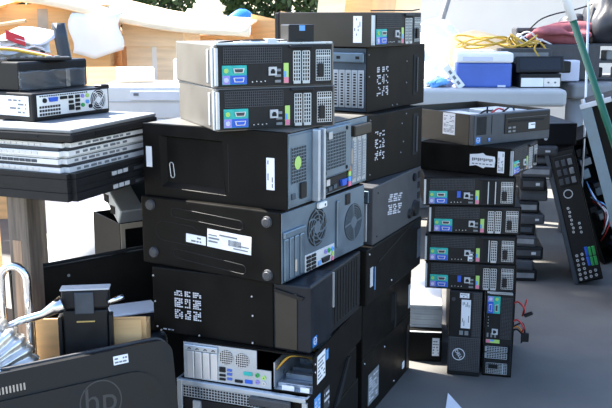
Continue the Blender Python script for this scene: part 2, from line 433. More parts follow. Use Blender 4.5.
# inside of the empty bay
for i in range(5):
    q = MB(); q.box(F((-R / 2 + .02 + .05 * i, -L / 2 + .006, .004), (1, 0, 0), (0, 1, 0)), 0, 0, .018, .09, 0, .010 + .004 * (i % 2), .001, 1); q.build('bay_rail', 'bright_steel', r)
q = MB(); q.box(F((-R / 2 + .004, -L / 2 + .004, .0031), (1, 0, 0), (0, 1, 0)), 0, 0, .24, .096, 0, .0008); q.build('bay_floor', 'bright_steel', r)
q = MB(); q.box(F((-R / 2 + .01, -L / 2 + .1, .004), (1, 0, 0), (0, 1, 0)), 0, 0, .2, .003, 0, .062); q.build('bay_wall', 'bright_steel', r)
q = MB(); q.box(F((-R / 2 + .25, -L / 2 + .006, .004), (1, 0, 0), (0, 1, 0)), 0, 0, .08, .10, 0, .075, .002, 1); q.build('drive_cage', 'steel', r)
q = MB(); q.box(F((-R / 2 + .003, -L / 2 + .012, .004), (1, 0, 0), (0, 1, 0)), 0, 0, .004, .022, 0, .012); q.box(F((-R / 2 + .003, -L / 2 + .05, .004), (1, 0, 0), (0, 1, 0)), 0, 0, .004, .03, 0, .012); q.build('bay_tab', 'label_white', r)
for k, m in enumerate(('yellow', 'orange', 'black_plastic', 'black_plastic', 'yellow')):
    x0 = -R / 2 + .02 + .012 * k
    loose_cable(r, [(x0, -L / 2 + .10, .045), (x0 + .01, -L / 2 + .075 - .006 * k, .075 + .003 * k), (x0 + .04, -L / 2 + .05, .07), (x0 + .08, -L / 2 + .04, .05), (x0 + .13, -L / 2 + .05, .02)], .0022, m)
sticker(r, fr, .023, .02, .082, .088, 'label_white', 6, 12, name='sticker'); sticker(r, fr, .09, .055, .105, .08, 'sky_blue', 0)
screws(r, fl, [(.008, .085), (.008, .02), (.218, .006)], .0026)
screws(r, fr, [(.010, .055), (.010, .075)], .0026)

# --- black tower with the bezel to the right
R, L, H = .358, .42, .164
r, fr, fl, ft = case('computer_tower', 'black tower lying with smooth bezel turned right and a square printed label, front stack', 'computer', (.010, 1.954), 67.4, .401, R, L, H)
mb = MB(); mb.box(F((-R / 2, -L / 2, 0), (1, 0, 0), (0, 1, 0)), .004, .095, R, L, 0, H, .003); mb.build('chassis', 'black_metal', r)
q = MB(); q.box(F((-R / 2, -L / 2, 0), (1, 0, 0), (0, 1, 0)), 0, .0, .145, .094, .0, H - .001, .006, 3); q.build('bezel', 'navy_plastic', r)
q = MB(); q.box(F((-R / 2, -L / 2, 0), (1, 0, 0), (0, 1, 0)), .148, .004, R - .002, .094, .001, H - .004, .004, 2); q.build('drive_panel', 'black_plastic', r)
q = MB(); q.box(fr, .1435, .07, .1485, .158, -.003, .002); q.build('trim_strip', 'silver', r)
for i in range(9): MB().box(fr, .165 + .02 * i, .02, .171 + .02 * i, .15, -.006, -.0025).build('drive_slot', 'charcoal', r)
q = MB(); q.box(fl, .332, .006, .388, .142, 0, .003, .002, 2); q.build('bezel_shoulder', 'brown_metal', r)
q = MB(); q.prism(fl, [(.333, .142), (.400, .128), (.405, .136), (.333, .150)], .0, .005); q.build('shoulder_lip', 'black_plastic', r)
badge(r, fr, .012, .012, .026, .024)
matrix_label(r, fl, .064, .042, .138, .114, 13, 15, 21, p=.66)
screws(r, fl, [(.006, .143), (.009, .078), (.013, .014), (.024, .006), (.272, .122), (.274, .075), (.13, .006), (.273, .008)], .0026)
matrix_label(r, fl, .030, .009, .060, .012, 9, 2, 5, p=.8, name='printed_line')

# --- tower showing its underside with four feet
R, L, H = .415, .40, .168
r, fr, fl, ft = case('computer_tower', 'black tower lying with four round feet and two white stickers on its underside', 'computer', (-.058, 1.956), 59.7, .566, R, L, H)
body(r, R, L, H, 'black_metal', bev=.003)
q = MB(); q.box(fr, .004, .003, R - .002, H - .003, 0, .002, .0008, 1); q.build('rear_plate', 'steel', r)
for u, v in ((.030, .148), (.036, .030), (.366, .144), (.367, .020)):
    q = MB(); q.cyl(fl, u, v, .0135, 0, .006, 22, .012); q.cyl(fl, u, v, .0095, .006, .0075, 18, .008); q.build('foot', 'dark_grey', r)
q = MB()
q.tube(stadium(fl, .104, .137, .290, .127, 0, .011, .0004), .0011, 6, True); q.tube(stadium(fl, .108, .036, .296, .023, 0, .011, .0004), .0011, 6, True)
q.tube(stadium(fl, .068, .088, .150, .085, 0, .024, .0002), .0008, 6, True)
q.build('pressed_groove', 'charcoal', r)
q = fl.sub(.198, .066, 0, -.045); s = sticker(r, q, 0, 0, .124, .043, rows=0)
p = MB()
rnd = random.Random(8)
for i in range(26):
    u = .06 + .0014 * i; p.box(q, u, .012, u + rnd.choice((.0005, .0009)), .026, .0012, .0016)
for (u0, v0, u1, v1) in ((.035, .031, .085, .035), (.004, .012, .03, .016), (.004, .02, .035, .024), (.004, .028, .028, .031), (.075, .006, .115, .009), (.09, .014, .118, .017)): p.box(q, u0, v0, u1, v1, .0012, .0016)
p.build('print', 'print_dark', s)
q = fl.sub(.136, .069, 0, -.04); sticker(r, q, 0, 0, .058, .021, rows=2, seed=44, cover=.35)
for i in range(4): MB().box(fr, .010 + .0235 * i, .006, .030 + .0235 * i, .105, .002, .006, .003, 2).build('slot_cover', 'steel', r)
q = MB(); q.box(fr, .008, .106, .10, .122, .002, .009, .002, 2); q.build('slot_clamp', 'steel', r)
MB().box(fr, .052, .02, .060, .05, .006, .010, .002, 1).build('slot_tab', 'tan_plastic', r)
fan(r, fr, .163, .103, .046, spokes=7, swirl=.9)
fan(r, fr, .352, .078, .048, spokes=4, swirl=.1, rings=5)
q = MB(); q.box(fr, .104, .004, .248, .046, .002, .004, .001, 1); io = q.build('connector_plate', 'pale_grey', r)
for i in range(2):
    for j in range(4): MB().box(fr, .110 + .024 * i, .007 + .0095 * j, .128 + .024 * i, .0135 + .0095 * j, .004, .007).build('usb_port', 'hole', io)
q = MB(); q.prism(fr, [(.185, .010), (.215, .010), (.219, .022), (.181, .022)], .004, .009); q.build('video_port', 'navy_plastic', io)
MB().box(fr, .166, .008, .176, .018, .004, .007).build('display_port', 'sky_blue', io)
for j, m in enumerate(('pink', 'lime', 'sky_blue')): MB().ring(fr, .236, .010 + .012 * j, .0022, .0055, .004, .007, 14).build('audio_port', m, io)
for j, m in enumerate(('violet', 'green')): MB().ring(fr, .202 + .016 * j, .034, .0025, .006, .004, .007, 14).build('round_port', m, io)
q = MB(); q.box(fr, .160, .148, .198, .163, .002, .012, .003, 2); q = q.build('latch', 'white_plastic', r); MB().cyl(fr, .186, .155, .003, .012, .0125, 10).build('latch_hole', 'hole', q)
MB().box(fr, .308, .130, .332, .158, .002, .005, .002, 1).build('power_socket', 'black_plastic', r)
MB().box(fr, .258, .03, .270, .15, .002, .007, .003, 2).build('pressed_rib', 'steel', r)
screws(r, fr, [(.103, .085), (.225, .06), (.112, .06), (.295, .135), (.405, .13), (.405, .03), (.30, .02), (.01, .16), (.09, .158)], .003)

# --- tower with the sunken tray
R, L, H = .42, .40, .175
r, fr, fl, ft = case('computer_tower', 'black tower lying with a large sunken tray, narrow white stickers and round green sticker', 'computer', (-.043, 1.975), 61.5, .735, R, L, H)
mb = MB(); mb.box(F((-R / 2, -L / 2, 0), (1, 0, 0), (0, 1, 0)), .017, .0, R, L, 0, H - .002, .002); mb.build('chassis', 'black_metal', r)
MB().box(F((-R / 2, -L / 2, H - .0018), (1, 0, 0), (0, 1, 0)), .004, .003, R - .003, L - .003, 0, .0018).build('added_sunlit_top', 'case_grey', r)  # grey plate added so the sunlit top comes out pale
recessed_skin(r, fl, L, H, [(.052, .024), (.238, .019), (.229, .146), (.048, .149)], [(.062, .035), (.226, .031), (.226, .141), (.062, .144)], .013, 'black_metal', 'top_cover')
q = MB(); q.box(fl, .245, .028, .2465, .14, 0, .0006); q.build('seam_line', 'charcoal', r)
sticker(r, fl, .009, .070, .026, .120, rows=0); sticker(r, fl, .348, .044, .369, .117, rows=3, seed=33, vert=True, cover=.4)
q = MB(); q.tube(stadium(fl, .078, .052, .075, .078, 0, .0055, -.011), .0012, 6, True); q.build('latch_outline', 'silver', r)
q = MB(); q.box(fr, .004, .003, R - .001, H - .003, 0, .002, .0008, 1); q.build('rear_plate', 'steel', r)
ps = MB().box(fr, .006, .008, .112, .168, .002, .004, .001, 1).build('power_supply', 'steel', r)
d = MB().box(fr, .014, .058, .082, .140, .0042, .0048).build('vent', 'hole', ps)
MB().grid(fr, .014, .058, .082, .140, 9, 11, .0018, .0049, .0055).build('vent_mesh', 'steel', ps)
MB().cyl(fr, .040, .104, .015, .0063, .007, 22).build('round_sticker', 'lime', ps)
MB().box(fr, .052, .018, .080, .056, .004, .009, .002, 1).build('power_socket', 'black_plastic', ps)
MB().box(fr, .014, .022, .030, .036, .004, .007, .001, 1).build('voltage_switch', 'dark_steel', ps)
q = MB(); q.box(fr, .114, .002, .124, .172, .002, .022, .003, 2); q.box(fr, .142, .002, .150, .172, .002, .022, .003, 2); q.build('pressed_rib', 'bright_steel', r)
q = MB(); q.box(fr, .150, .048, .306, .168, .002, .012, .003, 2); pl = q.build('fan_plate', 'steel', r)
d = MB().box(fr, .172, .066, .272, .152, .0122, .0126).build('vent', 'hole', pl)
MB().grid(fr, .172, .066, .272, .152, 12, 11, .0022, .0127, .0134).build('vent_mesh', 'steel', pl)
for u, v in ((.164, .060), (.28, .060), (.164, .158), (.28, .158)): MB().cyl(fr, u, v, .005, .012, .0135, 12).build('screw', 'hole', pl)
MB().box(fr, .176, .140, .196, .158, .0141, .016, .001, 1).build('bracket', 'bright_steel', pl)
q = MB(); q.box(fr, .160, .006, .318, .044, .002, .004, .001, 1); io = q.build('connector_plate', 'black_plastic', r)
for i in range(3): MB().box(fr, .166 + .026 * i, .010 + .002 * i, .184 + .026 * i, .020 + .002 * i, .004, .008).build('usb_port', 'dark_steel', io)
MB().box(fr, .180, .026, .198, .041, .004, .008).build('network_port', 'silver', io)
q = MB(); q.prism(fr, [(.264, .014), (.286, .014), (.290, .030), (.260, .030)], .004, .010); q.build('video_port', 'port_blue', io)
for j, m in enumerate(('pink', 'sky_blue', 'lime', 'orange')): MB().box(fr, .302, .006 + .013 * j, .315, .018 + .013 * j, .004, .009, .001, 1).build('audio_port', m, io)
for i in range(3):
    s = MB().box(fr, .330 + .028 * i, .010, .354 + .028 * i, .126, .002, .004).build('slot_cover', 'bright_steel', r)
    MB().box(fr, .335 + .028 * i, .02, .349 + .028 * i, .116, .0041, .0045).build('slot_vent', 'hole', s)
    MB().grid(fr, .335 + .028 * i, .02, .349 + .028 * i, .116, 2, 14, .003, .0046, .006).build('vent_mesh', 'bright_steel', s)
MB().box(fr, .318, .130, R - .004, .158, .002, .018, .003, 2).build('slot_cover_lid', 'brown_metal', r)
MB().box(fr, .318, .06, .327, .10, .002, .008, .002, 1).build('slot_tab', 'tan_plastic', r)

# --- two small desktops on top
for i, (N, yaw, z, H, lab) in enumerate([((-.199, 1.995), 23.5, .910, .096, 'small black office desktop with coloured ports, resting directly on the tower with the sunken tray'),
                                         ((-.201, 1.996), 24.1, 1.006, .096, 'small black office desktop with coloured ports, topmost of the front stack')]):
    R, L = .291, .30
    r, fr, fl, ft = case('desktop_computer', lab, 'computer', N, yaw, z, R, L, H, G_SMALL)
    body(r, R, L, H, 'case_grey', bev=.003)
    slim_rear(r, fr, R, H, seed=2, slots=(1, 1))
    q = MB(); q.box(fl, L - .052, .010, L - .040, H - .012, 0, .002, .0008, 1); q.build('silver_strip', 'bright_steel', r)
    q = MB(); q.box(fl, L - .018, .002, L - .006, H - .006, -.001, .003, .001, 1); q.build('side_flange', 'bright_steel', r)
    if i == 1:
        q = MB(); q.box(ft, .004, .0, R - .004, .012, -.001, .003); q.build('cover_lip', 'bright_steel', r)
        q = MB(); q.box(ft, .07, .012, .16, .04, 0, .006, .002, 1); q.box(ft, .12, .03, .19, .07, 0, .008, .003, 1); q.build('drive_bracket', 'silver', r)
        for k in range(5): MB().box(ft, .055 + .036 * k, .004 + .01 * (k % 2), .078 + .036 * k, .03, .001, .005 + .003 * (k % 3), .001, 1).build('top_bracket', ['silver', 'black_plastic', 'bright_steel'][k % 3], r)
        loose_cable(r, [tuple(ft.p(.02, .03, .003)), tuple(ft.p(.06, .035, .006)), tuple(ft.p(.11, .02, .008)), tuple(ft.p(.16, .02, .006)), tuple(ft.p(.20, .03, .004))], .002, 'black_plastic')
r = thing('power_adapter', 'small black box with pale blue tag on the topmost desktop of the front stack', 'adapter', (-.020, 2.110, 1.102), 24)
MB().box(F((-.032, -.025, .0), (1, 0, 0), (0, 1, 0)), 0, 0, .064, .05, 0, .042, .003, 2).build('housing', 'black_plastic', r)
MB().box(F((-.006, -.025, .028), (1, 0, 0), (0, 0, 1)), 0, 0, .014, .012, 0, .001).build('tag', 'sky_blue', r)

# ================================================================== MIDDLE STACK
def lying_tower(label, N, yaw, z, R, L, H, m='black_metal'):
    r, fr, fl, ft = case('computer_tower', label, 'computer', N, yaw, z, R, L, H)
    body(r, R, L, H, m, bev=.003)
    return r, fr, fl, ft
N6 = (.161, 2.43)
r, fr, fl, ft = lying_tower('black tower lying on the ground, lowest of the middle stack, with silver printed sticker', N6, 66.5, 0, .469, .40, .20)
s = sticker(r, fr, .052, .035, .146, .132, 'mid_grey', 9, 61, 'print_white', cover=.6)
MB().box(fr, .425, .012, .445, .165, 0, .003, .001, 1).build('edge_strip', 'charcoal', r)
MB().box(fr, .385, .028, .405, .050, 0, .002).build('tag', 'label_white', r)
screws(r, fr, [(.02, .18), (.30, .02), (.2, .17)], .003)
r, fr, fl, ft = lying_tower('brown-black tower with a curved grip slot lying second from the ground in the middle stack', N6, 66.5, .20, .469, .40, .20)
q = MB(); q.tube([fr.p(.285, .115, .001), fr.p(.290, .09, .001), fr.p(.296, .04, .001), fr.p(.296, .012, .001), fr.p(.285, .001, .001)], .005, 8); q.build('grip_slot', 'hole', r, True)
MB().box(fr, .436, .02, .456, .10, 0, .003, .001, 1).build('edge_strip', 'pale_grey', r)
MB().box(fr, .26, .03, .30, .115, 0, .0008).build('grip_plate', 'charcoal', r)
r, fr, fl, ft = lying_tower('black tower with slim silver strip, third from the ground in the middle stack', (.161, 2.306), 65, .40, .468, .38, .154)
sticker(r, fr, .026, .046, .046, .10, 'pale_grey', 0); MB().box(fr, .062, .03, .066, .095, 0, .001).build('light_line', 'sky_blue', r)
MB().box(fr, .425, .03, .455, .12, 0, .004, .001, 1).build('edge_panel', 'slate_bezel', r)
q = MB(); q.prism(fr, [(.09, .10), (.38, .15), (.38, .152), (.09, .104)], 0, .0015); q.build('pressed_crease', 'charcoal', r)
screws(r, fr, [(.02, .14), (.2, .02)], .003)
r, fr, fl, ft = lying_tower('slate grey tower with printed text and black thumb knob, middle stack', (.18, 2.36), 64.6, .554, .402, .30, .160, 'dark_grey')
g = fr.sub(.112, .062, 0, -.12); matrix_label(r, g, 0, 0, .115, .06, 14, 10, 71, p=.55)
q = MB(); q.cyl(fr, .345, .038, .026, 0, .010, 18, .022); q.cyl(fr, .30, .030, .016, 0, .007, 14, .013); q.build('thumb_knob', 'black_plastic', r)
for j in range(4): MB().box(fr, .372, .03 + .032 * j, .392, .05 + .032 * j, 0, .0015).build('side_notch', 'hole', r)
q = MB(); q.cyl(fr, .335, .135, .012, 0, .006, 14); q.build('screw_knob', 'navy_plastic', r)
for j in range(2): MB().box(fl, .23 + .03 * j, .01, .253 + .03 * j, .115, 0, .005, .001, 1).build('slot_cover', 'bright_steel', r)
MB().box(fl, .23, .118, .288, .15, 0, .006, .001, 1).build('slot_clamp', 'steel', r)
for j in range(2): MB().cyl(fl, .244 + .028 * j, .134, .007, .006, .0065, 12).build('clamp_hole', 'hole', r)
screws(r, fr, [(.035, .14), (.03, .02)], .003, 'navy_plastic')
def slot_back(r, fl, L, H, u0):
    q = MB().box(fl, .02, .004, L - .002, H - .004, 0, .0015).build('rear_plate', 'dark_steel', r)
    for j in range(5):
        a = u0 + .020 * j
        s = MB().box(fl, a, .014, a + .018, .118, .0015, .0045, .001, 1).build('slot_cover', 'bright_steel', r)
        MB().box(fl, a + .006, .02, a + .014, .112, .0046, .005).build('slot_vent', 'hole', s)
        q = MB()
        for k in range(12): q.box(fl, a + .006, .026 + .0075 * k, a + .014, .029 + .0075 * k, .005, .0056)
        q.build('vent_mesh', 'bright_steel', s)
r, fr, fl, ft = lying_tower('black tower with grip slot and printed label, second below the grey-brown desktop, middle stack', (.164, 2.429), 56.3, .714, .336, .40, .184)
slot_back(r, fl, .40, .184, .295)
MB().box(fl, .29, .125, .398, .16, .0015, .014, .002, 2).build('slot_cover_lid', 'brown_metal', r)
def grip(r, fr, u, v0, v1):
    g = MB().box(fr, u - .014, v0, u + .014, v1, 0, .0015, .0006, 1).build('grip_slot', 'hole', r)
    q = MB(); q.box(fr, u + .004, v0 + .008, u + .010, v1 - .008, .0015, .006, .002, 2); q.build('grip_bar', 'slate_bezel', g)
matrix_label(r, fr, .047, .055, .101, .137, 9, 15, 81, p=.5); grip(r, fr, .288, .042, .165)
screws(r, fr, [(.02, .17), (.205, .144), (.215, .09), (.20, .06), (.02, .02), (.23, .17)], .0025, 'mid_grey')
r, fr, fl, ft = lying_tower('black tower with grip slot and printed label, directly below the grey-brown desktop, middle stack', (.166, 2.49), 57.9, .898, .378, .40, .181)
slot_back(r, fl, .40, .181, .295)
q = MB(); q.box(fl, .292, .138, .394, .166, .0015, .010, .003, 2); q = q.build('slot_clamp', 'steel', r)
for a in (.31, .37): MB().box(fl, a, .148, a + .012, .156, .010, .0106).build('clamp_hole', 'hole', q)
matrix_label(r, fr, .061, .042, .131, .125, 9, 15, 91, p=.5); grip(r, fr, .310, .030, .150)
screws(r, fr, [(.012, .16), (.25, .133), (.25, .07), (.015, .10), (.19, .01), (.16, .01)], .0025, 'mid_grey')
# top desktop
R, L, H = .291, .322, .093
r, fr, fl, ft = case('desktop_computer', 'grey-brown office desktop with a white sticker on its long side, topmost of the middle stack', 'computer', (.177, 2.461), 56.3, 1.079, R, L, H, G_SMALL)
mb = MB(); mb.box(F((-R / 2, -L / 2, 0), (1, 0, 0), (0, 1, 0)), 0, 0, R, L - .018, 0, H, .002); mb.build('chassis', 'brown_metal', r)
mb = MB(); mb.box(F((-R / 2, -L / 2, 0), (1, 0, 0), (0, 1, 0)), 0, L - .0175, R, L, 0, H, .004); mb.build('front_bezel', 'charcoal', r)
slim_rear(r, fr, R, H, seed=2)
sticker(r, fl, .264, .012, .291, .083, rows=4, seed=14, vert=True, cover=.35)
MB().tube([ft.p(.0, .004, .004), ft.p(.10, .006, .005), ft.p(.24, .004, .005), ft.p(.285, .004, .009)], .002, 6).build('antenna_wire', 'black_plastic', r)

# ================================================================== RIGHT STACK
G4 = 'small office desktops stacked beside the table'
right = [((.389, 2.83), -11, .291, 0, (1, 1), 'small black desktop with coloured ports lying directly on the two standing desktops'),
         ((.384, 2.818), -9.2, .384, 1, (0, 1), 'small black desktop with a white sticker beside its network jack, second flat one from bottom'),
         ((.396, 2.827), -7.6, .477, 2, (1, 1), 'small black office desktop with coloured ports, third of the four flat ones from the bottom'),
         ((.375, 2.813), -3.2, .570, 3, (0, 0), 'small black desktop with open slots and blue socket, highest of the four flat ones')]
for N, yaw, z, sd, sl, lab in right:
    R, L, H = .289, .31, .093
    r, fr, fl, ft = case('desktop_computer', lab, 'computer', N, yaw, z, R, L, H, G4)
    body(r, R, L, H, 'black_metal', bev=.003)
    slim_rear(r, fr, R, H, seed=sd, slots=sl)
    q = MB(); q.box(F((R / 2, -L / 2, 0), (0, 1, 0), (0, 0, 1)), .03, .01, .22, H - .02, 0, .0015); q.build('side_plate', 'charcoal', r)
# standing pair below
R, L, H = .093, .31, .291
r, fr, fl, ft = case('desktop_computer', 'slim desktop standing on end with a perforated grey front and a white sticker', 'computer', (.466, 2.805), -13.3, 0, .106, L, H)
R = .106
mb = MB(); mb.box(F((-R / 2, -L / 2, 0), (1, 0, 0), (0, 1, 0)), 0, .02, R, L, 0, H, .002); mb.build('chassis', 'black_metal', r)
mb = MB(); mb.box(F((-R / 2, -L / 2, 0), (1, 0, 0), (0, 1, 0)), 0, 0, R, .0195, 0, H, .004); bz = mb.build('front_bezel', 'black_plastic', r)
MB().box(fr, .002, .016, .104, .134, 0, .0025, .002, 2).build('lower_grille', 'dark_grey', bz)
MB().box(fr, .074, .136, .104, .287, 0, .0025, .002, 2).build('side_grille', 'dark_grey', bz)
q = MB(); rnd = random.Random(2)
for i in range(17):
    for j in range(20): 
        if not (30 < i * 6 + 3 < 60 and 6 < j < 13): q.box(fr, .004 + i * .0058, .019 + j * .0057, .0068 + i * .0058, .0218 + j * .0057, .0025, .0028)
for i in range(5):
    for j in range(26): q.box(fr, .076 + i * .0056, .139 + j * .0057, .0788 + i * .0056, .1418 + j * .0057, .0025, .0028)
q.build('grille_holes', 'hole', bz)
sticker(r, fr, .040, .165, .070, .262, rows=5, seed=18, vert=True, cover=.4)
sticker(r, fr, .034, .268, .064, .284, rows=2, seed=19)
MB().cyl(fr, .014, .262, .006, 0, .003, 14).build('power_button', 'dark_grey', bz)
for i in range(2): MB().box(fr, .036 + .017 * i, .142, .048 + .017 * i, .156, 0, .002).build('front_port', 'mid_grey', bz)
lg = MB(); lg.ring(fr, .036, .075, .0185, .0205, .0028, .0036, 24); text_mesh(lg, 'DELL', fr.sub(.036, .075, 0, R_(-55)), 0, 0, .0155, .0028, .0036); lg.build('logo', 'label_white', bz)
badge(r, fr, .082, .020, .018, .022)
# open one beside it
R = .093
r, fr, fl, ft = case('desktop_computer', 'slim desktop standing on end with ports showing and wires hanging out of its open side', 'computer', (.582, 2.799), -14, 0, R, L, H)
q = MB(); o = F((-R / 2, -L / 2, 0), (1, 0, 0), (0, 1, 0))
q.box(o, 0, 0, .003, L, 0, H); q.box(o, .003, 0, R, .003, 0, H); q.box(o, .003, L - .003, R, L, 0, H); q.box(o, .003, .003, R, L - .003, 0, .003); q.box(o, .003, .003, R, L - .003, H - .003, H)
q.build('chassis', 'black_metal', r)
slim_rear(r, F(fr.p(0, H), (0, 0, -1), (1, 0, 0), (0, -1, 0)), H, R, seed=2, slots=(1, 1))
q = MB(); q.box(fr, .014, H - .008, R - .006, H - .002, .002, .006); q.build('top_strip', 'bright_steel', r)
q = MB(); q.box(o, .02, .01, .085, .10, .01, .10, .002, 1); q.build('power_supply', 'dark_steel', r)
q = MB(); q.box(o, .012, .11, .016, L - .01, .01, H - .01); q.build('circuit_board', 'navy_plastic', r)
q = MB(); q.box(o, .02, .18, .088, L - .01, .12, H - .02, .002, 1); q.build('drive_cage', 'dark_grey', r)
for k, (m, y0, z0) in enumerate((('red', .05, .15), ('black_plastic', .08, .14), ('orange', .07, .12), ('black_plastic', .10, .10), ('red', .12, .19))):
    p = o.p(.07, y0, z0)
    loose_cable(r, [p, p + Vector((.03, .01, .03)), p + Vector((.055, .0, .01)), p + Vector((.05, .02, -.02)), p + Vector((.062, .03, -.045 + .02 * k))], .003, m)
MB().box(F(o.p(.118, .06, .105), (1, 0, 0), (0, 1, 0)), 0, 0, .026, .014, 0, .03, .002, 1).build('plug', 'black_plastic', r)
MB().box(F(o.p(.128, .10, .175), (1, 0, .5), (0, 1, 0)), 0, 0, .03, .010, 0, .012, .002, 1).build('plug', 'black_plastic', r)
loose_cable(r, [o.p(.08, .05, .15), o.p(.12, .06, .17), o.p(.131, .068, .13)], .003, 'black_plastic')
# two upper ones
R, L, H = .25, .315, .092
r, fr, fl, ft = case('desktop_computer', 'black desktop with a ragged white label on its long side, right stack', 'computer', (.643, 2.796), 57.3, .663, R, L, H, G4)
body(r, R, L, H, 'black_metal', bev=.003)
slim_rear(r, fr, R, H, seed=2)
s = MB(); s.prism(fl, [(.178, .026), (.20, .030), (.225, .022), (.232, .027), (.262, .028), (.264, .05), (.262, .062), (.232, .064), (.222, .071), (.205, .067), (.178, .064)], .0002, .0012); s = s.build('ragged_label', 'label_white', r)
q = MB(); rnd = random.Random(6)
for i in range(11): q.box(fl, .186 + .0065 * i, .044 + .002 * (i % 3), .1905 + .0065 * i, .054, .0012, .0017)
for i in range(6): q.box(fl, .186 + .012 * i, .034, .194 + .012 * i, .037, .0012, .0017)
q.build('print', 'print_dark', s)
sticker(r, fl, .272, .012, .294, .080, rows=4, seed=28, vert=True, cover=.5)
R, L, H = .353, .35, .099
r, fr, fl, ft = case('desktop_computer', 'blue-grey fronted desktop with a disc slot and open top, topmost of the right stack', 'computer', (.534, 2.848), 34, .755, R, L, H, G4)
q = MB(); o = F((-R / 2, -L / 2, 0), (1, 0, 0), (0, 1, 0))
q.box(o, 0, .024, .003, L, 0, H, .001, 1); q.box(o, R - .003, .024, R, L, 0, H, .001, 1); q.box(o, .003, L - .003, R - .003, L, 0, H); q.box(o, .003, .024, R - .003, L - .003, 0, .003); q.box(o, .003, .024, R - .003, .027, .003, H)
q.build('chassis', 'brown_metal', r)
q = MB(); q.box(o, .0, .0, R, .0235, .0, H, .003, 2); bz = q.build('front_bezel', 'slate_bezel', r)
q = MB(); q.box(fr, .135, .030, R - .004, H - .004, 0, .003, .001, 1); q.build('drive_panel', 'black_plastic', bz)
q = MB(); q.box(fr, .15, .066, R - .035, .073, .003, .0045, .001, 1); q.build('disc_slot', 'hole', bz)
q = MB(); q.box(fr, .14, .079, R - .02, .081, .003, .005); q.build('tray_edge', 'slate_bezel', bz)
for i in range(2): MB().box(fr, .15 + .02 * i, .046, .163 + .02 * i, .052, .003, .0045).build('front_port', 'mid_grey', bz)
for i in range(2): MB().box(fr, .15 + .02 * i, .034, .163 + .02 * i, .040, .003, .0045).build('front_port', 'mid_grey', bz)
sticker(r, fr.sub(0, 0, .003), .245, .040, .276, .060, rows=2, seed=35)
badge(r, fr, .006, .006, .022, .022); badge(r, fr, .062, .010, .010, .012)
q = MB()
for i in range(16): q.box(fr, .01 + .0028 * i, .034, .0115 + .0028 * i, .092, 0, .0006)
q.build('grille_lines', 'charcoal', bz)
MB().box(fr, .076, .034, .078, .095, 0, .001).build('seam', 'charcoal', bz)
sticker(r, fl, L - .145, .026, L - .088, .096, rows=13, seed=52, cover=.6)
q = MB(); q.box(o, .03, .06, .14, .22, .003, H - .012, .002, 1); q.build('drive_cage', 'silver', r)
q = MB(); q.box(o, .17, .05, .30, .20, .003, H - .004, .002, 1); q.build('optical_drive', 'bright_steel', r)
q = MB(); q.box(o, .06, .24, .30, .32, .003, H - .02, .002, 1); q.build('power_supply', 'dark_steel', r)
for k, m in enumerate(('black_plastic', 'red', 'black_plastic')): loose_cable(r, [o.p(.05 + .05 * k, .05, .08), o.p(.08 + .06 * k, .04, .104 + .004 * k), o.p(.14 + .05 * k, .06, .10), o.p(.18 + .05 * k, .1, .097)], .003, m)
MB().cyl(F(o.p(.09, .035, .09), (1, 0, 0), (0, 1, 0)), 0, 0, .003, 0, .03, 8).build('wire_stub', 'black_plastic', r)

# ================================================================== BEHIND, BETWEEN THE STACKS
r, fr, fl, ft = case('desktop_computer', 'black desktop lying on the ground behind the standing pair, white label at its end', 'computer', (.352, 2.925), -7, 0, .112, .40, .105)
body(r, .112, .40, .105, 'black_metal'); sticker(r, fr, .080, .022, .104, .086, rows=5, seed=64)
MB().box(ft, .0, 0, .11, .010, 0, .0008).build('top_edge', 'pale_grey', r)
r = thing('ribbed_box', 'pale ribbed box with a sunlit top, on the black desktop behind the right stack', 'box', (.430, 3.13, .106), -7)
q = MB()
for i in range(8): q.box(F((-.055, -.165, .0), (1, 0, 0), (0, 1, 0)), .002 * (i % 2), .002 * (i % 2), .115 - .002 * (i % 2), .33, .0095 * i, .0095 * i + .0092, .001, 1)
q.build('ribbed_body', 'pale_grey', r)
MB().box(F((-.055, -.165, .076), (1, 0, 0), (0, 1, 0)), 0, 0, .115, .33, 0, .006, .002, 1).build('lid', 'white_plastic', r)
r = thing('desktop_computer', 'dark slim case standing upright between the ribbed box and the standing pair', 'computer', (.565, 3.24, .0), -4)
MB().box(F((-.03, -.09, 0), (1, 0, 0), (0, 1, 0)), 0, 0, .06, .18, 0, .275, .003).build('chassis', 'charcoal', r)
MB().box(F((-.022, -.09, .13), (1, 0, 0), (0, 0, 1)), 0, 0, .044, .06, 0, .002).build('drive_panel', 'navy_plastic', r)

# stack of small units further back
rnd = random.Random(12); z = 0
hs = [.055, .045, .06, .05, .05, .045, .055, .05, .06, .05, .045, .04]
words = ['lowest', 'second', 'third', 'fourth', 'fifth', 'sixth', 'seventh', 'eighth', 'ninth', 'tenth', 'eleventh', 'twelfth']
for i, hh in enumerate(hs):
    dx = rnd.uniform(-.022, .022) + .004 * i
    r = thing('docking_unit', f'small dark flat unit in the low stack behind the right desktops, {words[i]} from ground', 'electronics', (.992 + dx, 4.04 + rnd.uniform(-.02, .02), z), -8 + rnd.uniform(-7, 7), 'flat units stacked behind the right desktops')
    w = .12 + rnd.uniform(-.015, .02)
    MB().box(F((-w / 2, -.18, 0), (1, 0, 0), (0, 1, 0)), 0, 0, w, .36, .0, hh, .008, 2).build('housing', ['charcoal', 'dark_grey', 'black_plastic', 'dark_grey'][i % 4], r)
    g = F((-w / 2, -.18, 0), (1, 0, 0), (0, 0, 1))
    MB().box(g, .012, hh * .3, w - .012, hh * .72, 0, .002, .0008, 1).build('front_strip', ['mid_grey', 'slate_bezel', 'dark_grey'][i % 3], r)
    if i % 3 == 2: MB().box(g, w * .6, hh * .4, w * .75, hh * .6, .002, .004).build('port', 'pale_grey', r)
    z += hh + .0005
r = thing('desktop_computer', 'black case with bright metal corners lying on top of the low stack under the table', 'computer', (1.06, 4.05, z), 6)
